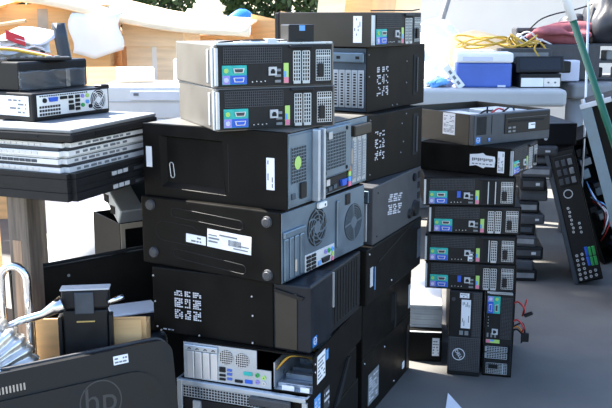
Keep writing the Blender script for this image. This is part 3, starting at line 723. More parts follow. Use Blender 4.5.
MB().box(F((-.10, -.17, 0), (1, 0, 0), (0, 1, 0)), 0, 0, .20, .34, 0, .095, .004).build('chassis', 'black_plastic', r)
MB().box(F((-.10, -.17, .082), (1, 0, 0), (0, 0, 1)), 0, 0, .05, .010, 0, .003).build('corner_plate', 'silver', r)
MB().cyl(F((-.10, -.17, .0), (1, 0, 0), (0, 0, 1)), .06, .03, .008, 0, .004, 14).build('knob', 'pale_grey', r)

# leaning audio unit
def lean(root_name, label, cat, base_l, tilt, loc_yaw, w, length, depth):
    r = thing(root_name, label, cat, base_l, (0, 0, 0))
    r.rotation_euler = (Matrix.Rotation(R_(loc_yaw), 4, 'Z') @ Matrix.Rotation(R_(tilt[1]), 4, 'Y') @ Matrix.Rotation(R_(tilt[0]), 4, 'X')).to_euler()
    return r, F((0, 0, 0), (1, 0, 0), (0, 0, 1), (0, -1, 0)), F((0, 0, 0), (1, 0, 0), (0, 1, 0))
r, f, o = lean('audio_receiver', 'black audio unit leaning on end with rows of round sockets and green terminals', 'electronics', (1.185, 3.82, .0), (0, -15.5), -12, .125, .58, .27)
MB().box(o, 0, 0, .125, .27, 0, .60, .004).build('housing', 'black_metal', r)
MB().box(f, .020, .008, .120, .592, 0, .003, .001, 1).build('rear_panel', 'black_plastic', r)
MB().box(f, .0, .0, .018, .598, -.002, .006, .001, 1).build('edge_flange', 'slate_bezel', r)
def jack(u, v, rr=.0062, m='silver'):
    j = MB().ring(f, u, v, rr * .45, rr, .003, .009, 14).build('round_socket', m, r); 
for i in range(4):
    for j in range(6):
        jack(.032 + .0225 * i + .001 * j, .020 + .0215 * j + .002 * i) if i < 2 or j < 2 else None
for j in range(7): jack(.046 + .003 * (j % 2), .235 + .018 * j, .0055)
for j in range(3): jack(.078, .228 + .02 * j, .0055)
q = MB().ring(f, .060, .405, .016, .020, .003, .007, 24).build('round_badge', 'pale_grey', r)
for a, b, m in ((.074, .075, 'port_blue'), (.088, .072, 'green'), (.104, .072, 'green')):
    for k in range(2): MB().box(f, a, b + .045 * k, a + .013, b + .040 + .045 * k, .003, .014, .002, 1).build('terminal_block', m, r)
q = MB(); rnd = random.Random(77)
q.box(f, .03, .44, .115, .575, .003, .012, .003, 1); q.build('socket_cover', 'charcoal', r)
for k in range(9):
    u, v = .035 + .026 * (k % 3), .45 + .040 * (k // 3)
    MB().box(f, u, v, u + .018, v + .028, .012, .016 + .003 * (k % 2), .002, 1).build('socket', ['dark_grey', 'slate_bezel', 'mid_grey'][k % 3], r)

r, f, o = lean('server_case', 'dark open case with red and white wires inside, leaning behind the audio unit', 'computer', (1.42, 4.14, .0), (0, -20), 2, .16, .62, .25)
q = MB(); q.box(o, 0, 0, .006, .25, 0, .62); q.box(o, .006, .20, .17, .25, 0, .62); q.box(o, .164, 0, .17, .2, 0, .62); q.box(o, .006, 0, .164, .2, 0, .006); q.box(o, .006, 0, .164, .2, .614, .62); q.build('chassis', 'black_metal', r)
rnd = random.Random(5)
for k in range(10):
    u, v = rnd.uniform(.015, .10), .03 + .056 * k
    MB().box(F((u, .10, v), (1, 0, 0), (0, 0, 1)), 0, 0, rnd.uniform(.03, .055), rnd.uniform(.02, .045), 0, rnd.uniform(.02, .08), .002, 1).build('component', ['dark_steel', 'navy_plastic', 'steel', 'mid_grey', 'black_plastic'][k % 5], r)
for k, m in enumerate(('red', 'label_white', 'red', 'black_plastic', 'label_white', 'sky_blue')):
    loose_cable(r, [(.03 + .015 * k, .05, .10 + .03 * k), (.06, .0 - .01 * k, .16 + .03 * k), (.10 - .01 * k, .02, .22 + .02 * k), (.05, .06, .30 + .02 * k)], .0035, m)

r, f, o = lean('server_case', 'tall flat case with a brushed silver edge leaning to the left under the green handle', 'computer', (1.31, 3.43, .0), (0, -17.5), -20, .10, .84, .36)
MB().box(o, 0, 0, .15, .36, 0, .86, .003).build('chassis', 'black_metal', r)
MB().box(f, 0, .004, .042, .858, 0, .004, .001, 1).build('front_edge', 'steel', r)
MB().box(f, .0, .842, .12, .862, .0, .010, .002, 1).build('end_cap', 'pale_grey', r)
for u in (.015, .085): MB().cyl(F((u, .02, .86), (1, 0, 0), (0, 1, 0)), 0, 0, .008, 0, .018, 12).build('corner_screw', 'silver', r)

# green handled broom and thin pole
r = thing('broom', 'green broom handle with a white grip leaning at the far right of the table', 'broom', (1.30, 3.0, 0))
A, B = Vector((1.33, 3.02, .02)), Vector((.885, 3.22, 1.27)); rel = lambda p: p - r.location
MB().tube([rel(A.lerp(B, .16)), rel(A.lerp(B, .9))], .0125, 12).build('handle', 'pole_green', r, True)
MB().tube([rel(A.lerp(B, .9)), rel(A.lerp(B, 1.08))], .0145, 12).build('grip', 'white_plastic', r, True)
q = MB(); q.box(F(rel(Vector((1.15, 2.99, .15))), (1, 0, 0), (0, 1, 0)), 0, 0, .28, .06, 0, .04, .01, 2); q.build('brush_head', 'pole_green', r)
q = MB()
for i in range(24):
    for j in range(3): q.tube([rel(Vector((1.16 + .0113 * i, 3.0 + .018 * j, .155))), rel(Vector((1.155 + .0117 * i, 2.998 + .02 * j, .0)))], .003, 5)
q.build('bristles', 'charcoal', r)
p = MB().tube([(1.295, 4.15, 0.0), (1.29, 4.15, .6), (1.262, 4.15, 1.5)], .0055, 8).build('metal_pole', 'silver', None, True)
tag(p, 'thin pale metal rod standing upright in front of the right table', 'pole')

# ================================================================== RIGHT TABLE AND WHAT IS ON IT
def table(label, x0, y0, x1, y1, z, m, yaw=0, legs=((.12, .10), (.88, .10), (.12, .9), (.88, .9)), th=.085, legr=.048):
    r = thing('folding_table', label, 'table', (x0, y0, 0), yaw)
    w, d = x1 - x0, y1 - y0
    q = MB(); q.box(F((0, 0, z - th), (1, 0, 0), (0, 1, 0)), 0, 0, w, d, 0, th, .02, 4); q.build('tabletop', m, r)
    for a, b in legs:
        q = MB(); q.cyl(F((a * w, b * d, 0), (1, 0, 0), (0, 1, 0)), 0, 0, legr, 0, z - th, 20); q.build('leg', 'leg_grey', r, True)
    return r
table('long pale grey folding table behind the right stack, carrying a blue cooler and cables', -.30, 4.56, 1.30, 5.24, .80, 'table_white', -2.5, ((.2, .15), (.2, .85), (.9, .85)), legr=.03)
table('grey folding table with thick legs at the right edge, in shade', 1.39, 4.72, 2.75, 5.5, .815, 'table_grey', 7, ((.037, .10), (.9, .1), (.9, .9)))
zt = .80
r = thing('cooler', 'small blue cooler with a white lid on the pale table', 'cooler', (.915, 4.72, zt), -5)
MB().box(F((-.14, -.09, 0), (1, 0, 0), (0, 1, 0)), 0, 0, .28, .18, 0, .125, .012, 3).build('body', 'royal_blue', r)
MB().box(F((-.145, -.095, .1255), (1, 0, 0), (0, 1, 0)), 0, 0, .29, .19, 0, .052, .012, 3).build('lid', 'white_plastic', r)
q = MB(); q.box(F((-.11, -.095, .135), (1, 0, 0), (0, 0, 1)), 0, 0, .15, .022, 0, .003, .001, 1); q.build('lid_recess', 'lavender', r)
MB().box(F((.06, -.09, 0), (1, 0, 0), (0, 0, 1)), .01, .004, .05, .014, 0, .006).build('drain_plug', 'lavender', r)
r = thing('wire_rack', 'white angled plastic bracket with cut-outs leaning against the blue cooler', 'bracket', (.73, 4.64, zt), 0)
g = F((-.02, 0, .11), (.09, 0, -.11), (.11, 0, .09), (0, -1, 0))
q = MB(); q.box(g, 0, -.018, .14, .018, 0, .012, .003, 1); q.build('arm', 'white_plastic', r)
for k in range(3): MB().box(g, .03 + .034 * k, -.008, .05 + .034 * k, .006, .012, .0126).build('cut_out', 'print_dark', r)
for k, (x, y, m, s) in enumerate(((.665, 4.66, 'sky_blue', .030), (.70, 4.70, 'lavender', .035), (.63, 4.72, 'pale_grey', .04))):
    b = MB().blob((x, y, zt + s * .7), (s * 1.3, s, s * .8), 30 + k, .55, 4, zt).build('plastic_scrap', m, None, True)
    tag(b, ['crumpled light blue plastic scrap left of the cooler', 'crumpled lilac plastic scrap beside the white bracket', 'crumpled grey plastic scrap by the middle stack on the table'][k], 'scrap', 'plastic scraps on the table')
r = thing('tablet_screen', 'flat black screen tilted on the silver box beside the cooler', 'screen', (1.19, 4.69, zt + .072), 3)
g = F((-.125, -.055, 0), (1, 0, 0), (0, .35, 1)); q = MB(); q.box(g, 0, .002, .25, .088, 0, .014, .006, 2); q.build('frame', 'black_plastic', r)
MB().box(g, .02, .016, .23, .076, .014, .0146).build('screen', 'gloss_black', r)
MB().box(F((-.11, -.03, 0), (1, 0, 0), (0, 1, 0)), 0, 0, .22, .12, 0, .05, .004).build('back_box', 'charcoal', r)
MB().box(F((.12, -.03, -.01), (1, 0, 0), (0, 1, 0)), 0, 0, .05, .1, .01, .07, .008, 2).build('side_block', 'black_plastic', r)
r = thing('device_box', 'flat box with a white and a silver front panel under the tilted black screen', 'box', (1.19, 4.70, zt), 2)
MB().box(F((-.105, -.085, 0), (1, 0, 0), (0, 1, 0)), 0, 0, .21, .16, 0, .071, .003).build('housing', 'charcoal', r)
g = F((-.10, -.085, .006), (1, 0, 0), (0, 0, 1)); MB().box(g, 0, 0, .115, .045, 0, .003, .001, 1).build('white_panel', 'white_plastic', r)
s = MB().box(g, .117, 0, .2, .045, 0, .003, .001, 1).build('silver_panel', 'silver', r)
for k in range(2): MB().cyl(g, .14 + .035 * k, .022, .005, .003, .006, 12).build('button', 'print_dark', s)
r = thing('device_box', 'grey-brown box half hidden behind the blue cooler', 'box', (1.16, 4.88, zt), 0)
MB().box(F((-.13, -.06, 0), (1, 0, 0), (0, 1, 0)), 0, 0, .27, .12, 0, .19, .004).build('housing', 'dark_grey', r)
MB().box(F((-.12, -.06, .14), (1, 0, 0), (0, 0, 1)), 0, 0, .24, .03, 0, .002).build('panel', 'mid_grey', r)
def coil(label, cx, cy, z, loops, rx, ry, m, rr=.006, seed=0, tail=None):
    rnd = random.Random(seed); P = []
    for i in range(loops * 14):
        t = 2 * PI * i / 14; k = 1 + .22 * math.sin(i * .37 + seed)
        P.append((cx + rx * k * math.cos(t), cy + ry * k * math.sin(t), z + rr + .010 * i / 14 + .026 * (1 + math.sin(1.7 * t + seed)) ))
    if tail: P += tail
    o = loose_cable(None, P, rr, m, 'cable_coil'); return tag(o, label, 'cable')
coil('yellow extension cord looped behind the blue cooler', .985, 4.93, .975, 3, .15, .06, 'yellow', .0055, 1, [(1.15, 4.88, 1.0), (1.22, 4.86, 1.03), (1.27, 4.85, .99), (1.28, 4.84, .95)])
b = MB().box(F((.82, 4.86, zt), (1, 0, 0), (0, 1, 0)), 0, 0, .20, .20, 0, .178, .004).build('storage_box', 'pale_grey'); tag(b, 'pale box under the yellow cord behind the cooler', 'box')
coil('second yellow cord hanging over the grey-brown box', 1.14, 4.84, .992, 2, .07, .045, 'yellow', .005, 4, [(1.20, 4.80, .99), (1.22, 4.79, .95), (1.22, 4.795, .90)])
coil('white cable arching over the table clutter', 1.20, 4.97, 1.0, 2, .07, .03, 'label_white', .005, 2, [(1.28, 4.95, 1.03), (1.36, 4.93, .98), (1.37, 4.92, .90)])
r = thing('device_box', 'black open faced unit behind the table clutter, highest on the right table', 'electronics', (1.30, 5.08, zt), 0)
MB().box(F((-.16, -.07, 0), (1, 0, 0), (0, 1, 0)), 0, 0, .42, .13, 0, .225, .004).build('housing', 'charcoal', r)
MB().box(F((-.15, -.065, .2255), (1, 0, 0), (0, 1, 0)), 0, 0, .27, .12, 0, .07, .006).build('upper_unit', 'dark_grey', r)
MB().box(F((-.14, -.066, .237), (1, 0, 0), (0, 0, 1)), 0, 0, .2, .04, 0, .003).build('front_panel', 'black_plastic', r)
b = MB().blob((1.40, 4.955, 1.07), (.125, .05, .045), 9, .62, 4).build('cloth', 'cloth_pink', None, True); tag(b, 'crumpled dull pink cloth in the table clutter', 'cloth')
b = MB().box(F((1.28, 4.90, zt + .02), (1, 0, 0), (0, 1, 0)), 0, 0, .30, .11, 0, .19, .005).build('storage_box', 'dark_grey'); tag(b, 'dark box carrying the pink cloth on the right table', 'box')
b = MB().box(F((1.335, 4.80, .82), (1, 0, 0), (0, 1, 0)), 0, 0, .11, .075, 0, .11, .006).build('storage_box', 'lavender'); tag(b, 'small pale lilac box beside the green broom handle on the table', 'box')
r = thing('shelf_unit', 'dark low shelf unit crammed with gear at the right end of the table', 'shelf', (1.70, 5.02, .82), 0)
for k in range(3): MB().box(F((-.16, -.1, .09 * k), (1, 0, 0), (0, 1, 0)), 0, 0, .36, .22, 0, .014, .002, 1).build('shelf_board', 'dark_grey', r)
for x in (-.16, .186): MB().box(F((x, -.1, .014), (1, 0, 0), (0, 1, 0)), 0, 0, .014, .22, 0, .166, .002, 1).build('side_board', 'dark_grey', r)
for k in range(5): MB().box(F((-.13 + .06 * k, -.07, .0145 + .09 * (k % 2)), (1, 0, 0), (0, 1, 0)), 0, 0, .045, .1, 0, .05, .004, 1).build('stored_gear', ['charcoal', 'mid_grey', 'black_plastic'][k % 3], r)
b = MB().blob((1.72, 5.0, 1.16), (.20, .14, .19), 17, .2, 4, 1.015).build('black_bag', 'bag_black', None, True); tag(b, 'large black plastic bag on the dark shelf unit at the right edge', 'bag')
b = MB().blob((1.49, 5.10, 1.095), (.075, .07, .065), 19, .28, 4).build('black_bag', 'bag_black', None, True); tag(b, 'small dark bundle left of the large black bag', 'bag')
loose = loose_cable(None, [(1.22, 5.0, 1.09), (1.27, 4.98, 1.14), (1.35, 4.98, 1.17), (1.45, 5.0, 1.19), (1.55, 5.0, 1.22)], .004, 'black_plastic', 'cable'); tag(loose, 'black cable arching over the dark unit up to the bag', 'cable')

# white sacks and leaning things behind the middle stack
for k, (c, rr, lab) in enumerate((((.80, 5.66, .93), (.20, .2, .20), 'white crumpled plastic sack right behind the middle stack'), ((.66, 4.97, .87), (.13, .11, .10), 'small white plastic bag between the middle stack and cooler'))):
    b = MB().blob(c, rr, 40 + k, .22, 4, .802 if k == 2 else .742).build('plastic_sack', 'tarp_white', None, True); tag(b, lab, 'bag', 'white plastic sacks')
b = MB().box(F((.40, 5.40, 0), (1, 0, 0), (0, 1, 0)), 0, 0, .80, .55, 0, .74, .01).build('crate', 'mid_grey'); tag(b, 'grey crate carrying the white sacks behind the pale table', 'crate')
p = MB().tube([(.60, 6.1, .0), (.85, 6.1, .95), (1.0, 6.1, 1.5)], .022, 10).build('metal_post', 'mid_grey', None, True); tag(p, 'grey slanting metal post beyond the middle stack', 'post')
b = MB(); b.sheet(lambda a, c: (.84 + .42 * a, 5.31 + .05 * c + .01 * a, .004 + (1.075 - .10 * abs(a - .35)) * c), 6, 6, .012); b = b.build('cardboard_sheet', 'pale_cardboard'); tag(b, 'pale cardboard sheet propped behind the yellow cord', 'cardboard')
b = MB().box(F((.95, 6.42, 0), (1, 0, 0), (0, 1, 0)), 0, 0, 1.0, .5, 0, 1.0, .01).build('crate', 'wall_paint'); tag(b, 'white crate far behind the propped pale cardboard sheet', 'crate')

# ================================================================== LEFT TABLE WITH LAPTOPS
lx = Vector((-.926, .378, 0)); rx = Vector((.378, .926, 0))
yawL = 67.8
Nt = Vector((-.510, 1.936, 0)) + lx * .10 + rx * .10
r = thing('work_table', 'wooden table under the stack of laptops at the left', 'table', (Nt.x, Nt.y, 0), yawL)
MB().box(F((0, 0, .739), (1, 0, 0), (0, 1, 0)), 0, 0, .64, .95, 0, .022, .003, 1).build('tabletop', 'wood_dark', r)
lg = MB().box(F((.03, .140, 0), (1, 0, 0), (0, 1, 0)), 0, 0, .055, .060, 0, .739, .004, 1).build('leg', 'wood_dark', r)
MB().box(F((.03, .200, .28), (0, -1, 0), (0, 0, 1), (-1, 0, 0)), .014, 0, .04, .34, 0, .0012).build('brown_patch', 'wood_brown', lg)  # lighter brown strip on the left face of the leg
for a, b in ((.55, .55), (.55, .86), (.06, .86)): MB().box(F((a, b, 0), (1, 0, 0), (0, 1, 0)), 0, 0, .07, .07, 0, .739, .004, 1).build('leg', 'wood_dark', r)

def laptop(label, N, yaw, z, R, L, H, m, kind):
    r, fr, fl, ft = case('laptop', label, 'laptop', N, yaw, z, R, L, H, 'laptops stacked on the left table')
    o = F((-R / 2, -L / 2, 0), (1, 0, 0), (0, 1, 0))
    def slab(z0, z1, ins, nm, mt):
        q = MB(); q.box(o, ins, ins, R - ins, L - ins, z0, z1)
        es = [e for e in q.b.edges if abs((e.verts[0].co - e.verts[1].co).normalized().z) > .9]
        bmesh.ops.bevel(q.b, geom=es, offset=.014, segments=4, affect='EDGES')
        return q.build(nm, mt, r)
    hb = H * .60
    b = slab(0, hb, 0, 'base', m)
    slab(hb + .0008, H, .002 if kind == 'black' else .006, 'lid', m if kind in ('black', 'vent') else ('dark_grey' if H > .017 else 'charcoal'))  # plain laptops: dark lid colour stands for the shaded gaps between machines
    slab(hb, hb + .0008, .005, 'hinge_gap', 'trim_brown' if kind == 'black' else 'hole')
    if kind == 'black':
        for k in range(3): MB().box(fr, R * .42 + .024 * k, hb * .25, R * .42 + .018 + .024 * k, hb * .75, 0, .002).build('side_port', 'pale_grey', b)
        MB().box(fr, R * .68, hb * .2, R * .9, hb * .6, 0, .0015).build('drive_door', 'dark_grey', b)
    else:
        for k in range(8):
            w = .012 + .004 * (k % 3)
            MB().box(fr, .04 + .026 * k, hb * .28, .04 + .026 * k + w, hb * .75, 0, .0015).build('side_port', 'print_dark' if k % 3 else 'mid_grey', b)
        n = 10
        for k in range(n): MB().box(fl, .01 + (L - .08) * k / n, hb * .2, .01 + (L - .08) * (k + .86) / n, hb * .8, 0, .0012).build('vent_slot', 'slate_bezel' if kind == 'vent' else 'silver', b)
    return r
def off(d, l): return (-.510 + rx.x * d + lx.x * l, 1.936 + rx.y * d + lx.y * l)
laptop('thick black laptop with a brown edge line, lowest in the pile on the table', off(0, 0), 67.8, .761, .365, .27, .031, 'charcoal', 'black')
laptop('thick black laptop with pale side ports, second in the pile on the table', off(.002, .002), 68.5, .7922, .365, .27, .030, 'charcoal', 'black')
laptop('silver laptop lying right on top of the two black laptops', off(.012, .026), 66.5, .8225, .35, .25, .0185, 'laptop_silver', 'plain')
laptop('silver laptop with dark vent slots along one edge, in the middle of the pile', off(.010, .030), 66, .8413, .35, .25, .0185, 'laptop_silver', 'vent')
laptop('white laptop with a row of dark ports, above the vented silver laptop', off(.006, .022), 67, .8601, .36, .25, .018, 'white_plastic', 'plain')
laptop('slim white laptop directly beneath the big black flat machine', off(.016, .022), 66, .8783, .34, .25, .016, 'white_plastic', 'plain')
r, fr, fl, ft = case('laptop', 'large flat black machine with a sunlit lid under the upright port desktop', 'laptop', off(.0, -.004), 69.5, .8945, .37, .29, .028, 'laptops stacked on the left table')
q = MB(); q.box(F((-.185, -.145, 0), (1, 0, 0), (0, 1, 0)), 0, 0, .37, .29, 0, .019, .004, 2); q.build('base', 'charcoal', r)
q = MB(); q.box(F((-.185, -.145, .0192), (1, 0, 0), (0, 1, 0)), .002, .002, .368, .288, 0, .0088, .003, 2); q.build('lid', 'mid_grey', r)  # black lid; the sheen of the sun is put into its grey
MB().box(fr, .09, .004, .15, .014, 0, .0015).build('side_port', 'black_plastic', r); MB().cyl(fl, .20, .011, .003, 0, .0015, 10).build('side_jack', 'hole', r)
# ultra slim desktop
R, L, H = .256, .254, .065
r, fr, fl, ft = case('desktop_computer', 'compact desktop with a bright port side and round fan grille, on the laptop pile', 'computer', (-.628, 2.073), 60, .923, R, L, H)
body(r, R, L, H, 'black_plastic', bev=.003)
q = MB(); q.box(fr, .012, .010, R - .006, H - .005, 0, .002, .001, 1); rp = q.build('rear_plate', 'white_plastic', r)
fan(r, fr, .213, .035, .026, 'white_plastic', rings=3, spokes=4, swirl=.7)
q = MB()
for i in range(8):
    for j in range(3): q.box(fr, .018 + .0085 * i, .012 + .0085 * j, .0245 + .0085 * i, .0175 + .0085 * j, .002, .0025)
q.build('vent_grille', 'hole', rp)
q = MB()
for i in range(22): q.box(fr, .02 + .0072 * i, .0555, .025 + .0072 * i, .0585, .002, .0025)
q.build('vent_slots', 'hole', rp)
q = MB(); q.prism(fr, [(.050, .043), (.072, .043), (.075, .053), (.047, .053)], .002, .007); q.build('video_port', 'port_blue', rp)
MB().cyl(fr, .034, .047, .0055, .002, .006, 12).build('power_jack', 'hole', rp)
for k, (u, v, w, h) in enumerate(((.084, .046, .022, .007), (.112, .046, .014, .007), (.112, .034, .014, .007), (.112, .018, .016, .013), (.134, .046, .014, .007), (.134, .036, .014, .007), (.134, .026, .014, .007), (.134, .016, .014, .007))): MB().box(fr, u, v, u + w, v + h, .002, .005).build('usb_port' if k else 'display_port', 'hole', rp)
for u, v, m in ((.158, .049, 'violet'), (.158, .027, 'green'), (.174, .049, 'lime'), (.174, .034, 'sky_blue'), (.184, .022, 'hole')): MB().cyl(fr, u, v, .0048, .002, .006, 14).build('round_port', m, rp)
sticker(r, fl, L - .110, .012, L - .012, .058, rows=4, seed=71, cover=.4)
q = MB(); q.box(fr, .225, H - .004, .256, H + .006, -.02, .004, .002, 1); q.build('latch', 'black_plastic', r)
# wrapped black box
R, L, H = .235, .22, .068
r, fr, fl, ft = case('desktop_computer', 'black box wrapped in clear film on top of the compact desktop', 'computer', (-.672, 2.125), 62, .989, R, L, H)
body(r, R, L, H, 'black_plastic', bev=.004)
MB().box(fr, .003, .046, R - .003, H - .004, 0, .002, .001, 1).build('upper_trim', 'charcoal', r)
q = MB()
q.sheet(lambda a, b: tuple(fr.p(-.004 + .23 * a, .0005 + .046 * b, .003 + .0032 * math.sin(19 * a + 9 * b) * math.sin(7 * b + 4 * a))), 26, 8, .0006)
q.build('wrap_film', 'film', r, True)
MB().box(fr, .155, .002, .168, .044, .002, .0035).build('tape', 'tan_plastic', r)
# things on the wrapped box
zb = 1.0572
r = thing('paper_pile', 'crumpled white printed papers with a red patch on the wrapped black box', 'paper', (-.745, 2.27, zb), 20)
for k in range(4):
    rnd = random.Random(k + 3); a0 = rnd.uniform(-.5, .5)
    MB().sheet(lambda a, b, k=k: (-.07 + .15 * a + .012 * k, -.03 + .1 * b, .004 + .014 * k + .07 * a * b * (1 - a * .6) + .016 * math.sin(7 * a + 5 * b + 2 * k) * a), 14, 10, .002).build('paper_sheet', ['paper', 'label_white', 'paper', 'lavender'][k], r, True)
MB().sheet(lambda a, b: (.0 + .045 * a, -.034 + .012 * b, .050 + .022 * b - .018 * a), 4, 3, .002).build('red_patch', 'red', r)
r = thing('ribbon_cable', 'flat rainbow ribbon cable lying over the edge of the wrapped box', 'cable', (-.715, 2.16, zb), 0)
for k, m in enumerate(('yellow', 'lime', 'sky_blue', 'orange', 'red', 'black_plastic')):
    loose_cable(r, [(-.10, -.01 + .008 * k, .004), (-.05, .0 + .008 * k, .012 + .014), (.0, .02 + .008 * k, .028), (.05, .04 + .008 * k, .018), (.09, .07 + .006 * k, .006)], .0038, m, 'strand')
r = thing('keyboard', 'thin black slab with a few pale keys on top of the wrapped box', 'keyboard', (-.655, 2.215, zb), 22)
MB().box(F((-.07, -.03, 0), (1, 0, 0), (0, 1, 0)), 0, 0, .15, .06, 0, .008, .002, 1).build('slab', 'black_plastic', r)
for k in range(6): MB().box(F((-.06 + .02 * k, -.024, .008), (1, 0, 0), (0, 1, 0)), 0, 0, .012, .012, 0, .003).build('key', 'mid_grey', r)
r = thing('display_mast', 'slim dark blue upright arm standing behind the wrapped box', 'stand', (-.665, 2.56, .761), 0)
MB().box(F((-.05, -.05, 0), (1, 0, 0), (0, 1, 0)), 0, 0, .11, .10, 0, .012, .004, 2).build('foot', 'slate_bezel', r)
q = MB(); q.sheet(lambda a, b: (-.045 + .045 * (1 - b) + .035 * a - .0 + .028 * (1 - b) ** 2, .01 * math.sin(2 * b), .012 + .37 * b), 2, 8, .016); q.build('upright', 'slate_bezel', r, True)
# white desktops further along the table
for k, lab in enumerate(('white flat desktop, lower of the two pale ones behind the laptop pile', 'white flat desktop, upper of the two pale ones behind the laptop pile')):
    r = thing('desktop_computer', lab, 'computer', (-.42, 2.86, .761 + .0965 * k), 4 - 3 * k, 'white desktops on the left table')
    MB().box(F((-.21, -.14, 0), (1, 0, 0), (0, 1, 0)), 0, 0, .42, .28, 0, .096, .005).build('chassis', 'white_plastic', r)
    g = F((-.21, -.14, 0), (1, 0, 0), (0, 0, 1))
    MB().box(g, .02, .05, .40, .053, 0, .002).build('seam', 'pale_grey', r); MB().box(g, .10, .056, .30, .084, 0, .004, .001, 1).build('disc_tray', 'label_white', r)
    MB().box(g, .11, .070, .125, .078, .004, .006).build('button', 'print_dark', r)
b = MB().box(F((-.56, 2.80, 0), (1, 0, 0), (0, 1, 0)), 0, 0, .36, .22, 0, .7605, .005).build('crate', 'mid_grey'); tag(b, 'grey crate holding the two white flat desktops', 'crate')
b = MB().box(F((-.60, 2.87, .9542), (.97, .2, 0), (-.2, .97, 0)), 0, 0, .12, .10, 0, .045, .002, 1).build('carton', 'pale_cardboard'); tag(b, 'small tan carton tilted on the white desktops', 'box')
b = MB().box(F((-.42, 2.88, .9542), (1, 0, 0), (0, 1, 0)), 0, 0, .11, .10, 0, .075, .006, 2).build('carton', 'lavender'); tag(b, 'small pale lilac box on the white desktops beside the tan carton', 'box')
o = loose_cable(None, [(-.50, 2.50, .766), (-.47, 2.53, .772), (-.45, 2.56, .766), (-.43, 2.60, .767), (-.46, 2.58, .772)], .005, 'black_plastic', 'cable'); tag(o, 'short black cable on the table behind the laptop pile', 'cable')

# ================================================================== UNDER AND IN FRONT OF THE LEFT TABLE
# white drum
q = MB(); f0 = F((-.73, 3.05, 0), (1, 0, 0), (0, 1, 0))
prof = [(.20, 0), (.225, .02), (.236, .12), (.237, .22), (.226, .29), (.203, .35), (.163, .41), (.11, .45), (.05, .47), (.0, .475)]
for (r0, z0), (r1, z1) in zip(prof[:-1], prof[1:]):
    n = 40
    A = [q.b.verts.new((-.78 + r0 * math.cos(2 * PI * i / n), 3.33 + r0 * math.sin(2 * PI * i / n), z0)) for i in range(n)]
    B = [q.b.verts.new((-.78 + r1 * math.cos(2 * PI * i / n), 3.33 + r1 * math.sin(2 * PI * i / n), z1)) for i in range(n)]
    for i in range(n): q.b.faces.new((A[i], A[(i + 1) % n], B[(i + 1) % n], B[i]))
bmesh.ops.remove_doubles(q.b, verts=q.b.verts[:], dist=1e-4)
b = q.build('plastic_drum', 'white_plastic', None, True); tag(b, 'large round white sunlit drum behind the wooden table leg', 'drum')
# open chassis
r = thing('computer_tower', 'open black case with a pale metal drive frame, left of the front stack', 'computer', (-.475, 2.59, .2955), 34)
o = F((-.12, -.10, 0), (1, 0, 0), (0, 1, 0))
q = MB(); q.box(o, 0, 0, .28, .2, 0, .004); q.box(o, 0, .196, .28, .2, .004, .30); q.box(o, 0, .0, .004, .196, .004, .30); q.box(o, .276, 0, .28, .196, .004, .30); q.build('chassis', 'charcoal', r)
g = F((-.125, -.105, .302), (1, 0, .0), (0, .86, .5))
q = MB(); q.box(g, 0, 0, .07, .2, 0, .045, .003, 1); q.box(g, .07, 0, .21, .03, 0, .045, .003, 1); q.box(g, .07, .17, .21, .2, 0, .045, .003, 1); q.box(g, .21, 0, .25, .2, 0, .045, .003, 1); c = q.build('drive_frame', 'bright_steel', r)
MB().box(g, .071, .031, .209, .169, .004, .01).build('frame_floor', 'dark_steel', c)
for k in range(3): MB().box(F(g.p(.0, .03 + .05 * k, .01), (0, 1, 0), (0, 0, 1), (-1, 0, 0)), 0, 0, .03, .022, 0, .002).build('frame_slot', 'hole', c)
q = MB(); q.box(o, .002, -.004, .014, .0, .0, .30); q.box(o, .014, -.004, .276, .0, .285, .30); q.build('rim', 'tan_plastic', r)
MB().tube([o.p(.10, .01, .02), o.p(.16, .01, .12), o.p(.22, .01, .27)], .003, 6).build('brace', 'silver', r)
b = MB().box(F((-.62, 2.50, 0), (1, 0, 0), (0, 1, 0)), 0, 0, .28, .20, 0, .295, .005).build('storage_box', 'charcoal'); tag(b, 'dark box underneath the open black case', 'box')
# black panel behind
r = thing('computer_monitor', 'black flat monitor seen from behind, in front of the white drum', 'monitor', (-.54, 2.325, 0), 20)
g = F((-.20, 0, .0), (1, 0, .10), (-.02, .08, 1)); q = MB(); q.box(g, -.03, .06, .37, .502, -.03, 0, .006, 2); q.build('back_cover', 'black_metal', r)
MB().box(g, -.032, .054, .372, .508, -.04, -.0295, .004, 2).build('frame', 'charcoal', r)
q = MB(); q.box(F((-.12, -.08, 0), (1, 0, 0), (0, 1, 0)), 0, 0, .18, .16, 0, .015, .005, 2); q.box(F((-.06, .0, .015), (1, 0, 0), (0, 1, 0)), 0, 0, .06, .03, 0, .16); q.build('foot', 'charcoal', r)
MB().cyl(g, .12, .47, .004, 0, .0015, 10).build('screw', 'mid_grey', r)
# cardboard box
r = thing('cardboard_box', 'open brown cardboard box standing behind the black monitor arm', 'box', (-.515, 2.085, 0), 4)
w, d, hh = .26, .09, .43
for nm, bx in (('front_wall', (0, 0, w, .005)), ('back_wall', (0, d - .005, w, d)), ('side_wall', (0, .005, .005, d - .005)), ('side_wall', (w - .005, .005, w, d - .005))):
    q = MB(); q.box(F((-w / 2, -d / 2, 0), (1, 0, 0), (0, 1, 0)), *bx, 0, hh + .03 if nm == 'front_wall' else hh); q.build(nm, 'cardboard', r)
q = MB(); q.sheet(lambda a, b: (-w / 2 + w * (.5 + .46 * a), -d / 2 - .004 - .012 * b, hh + .028 - .07 * b - .002), 3, 3, .004); q.build('flap', 'cardboard', r)
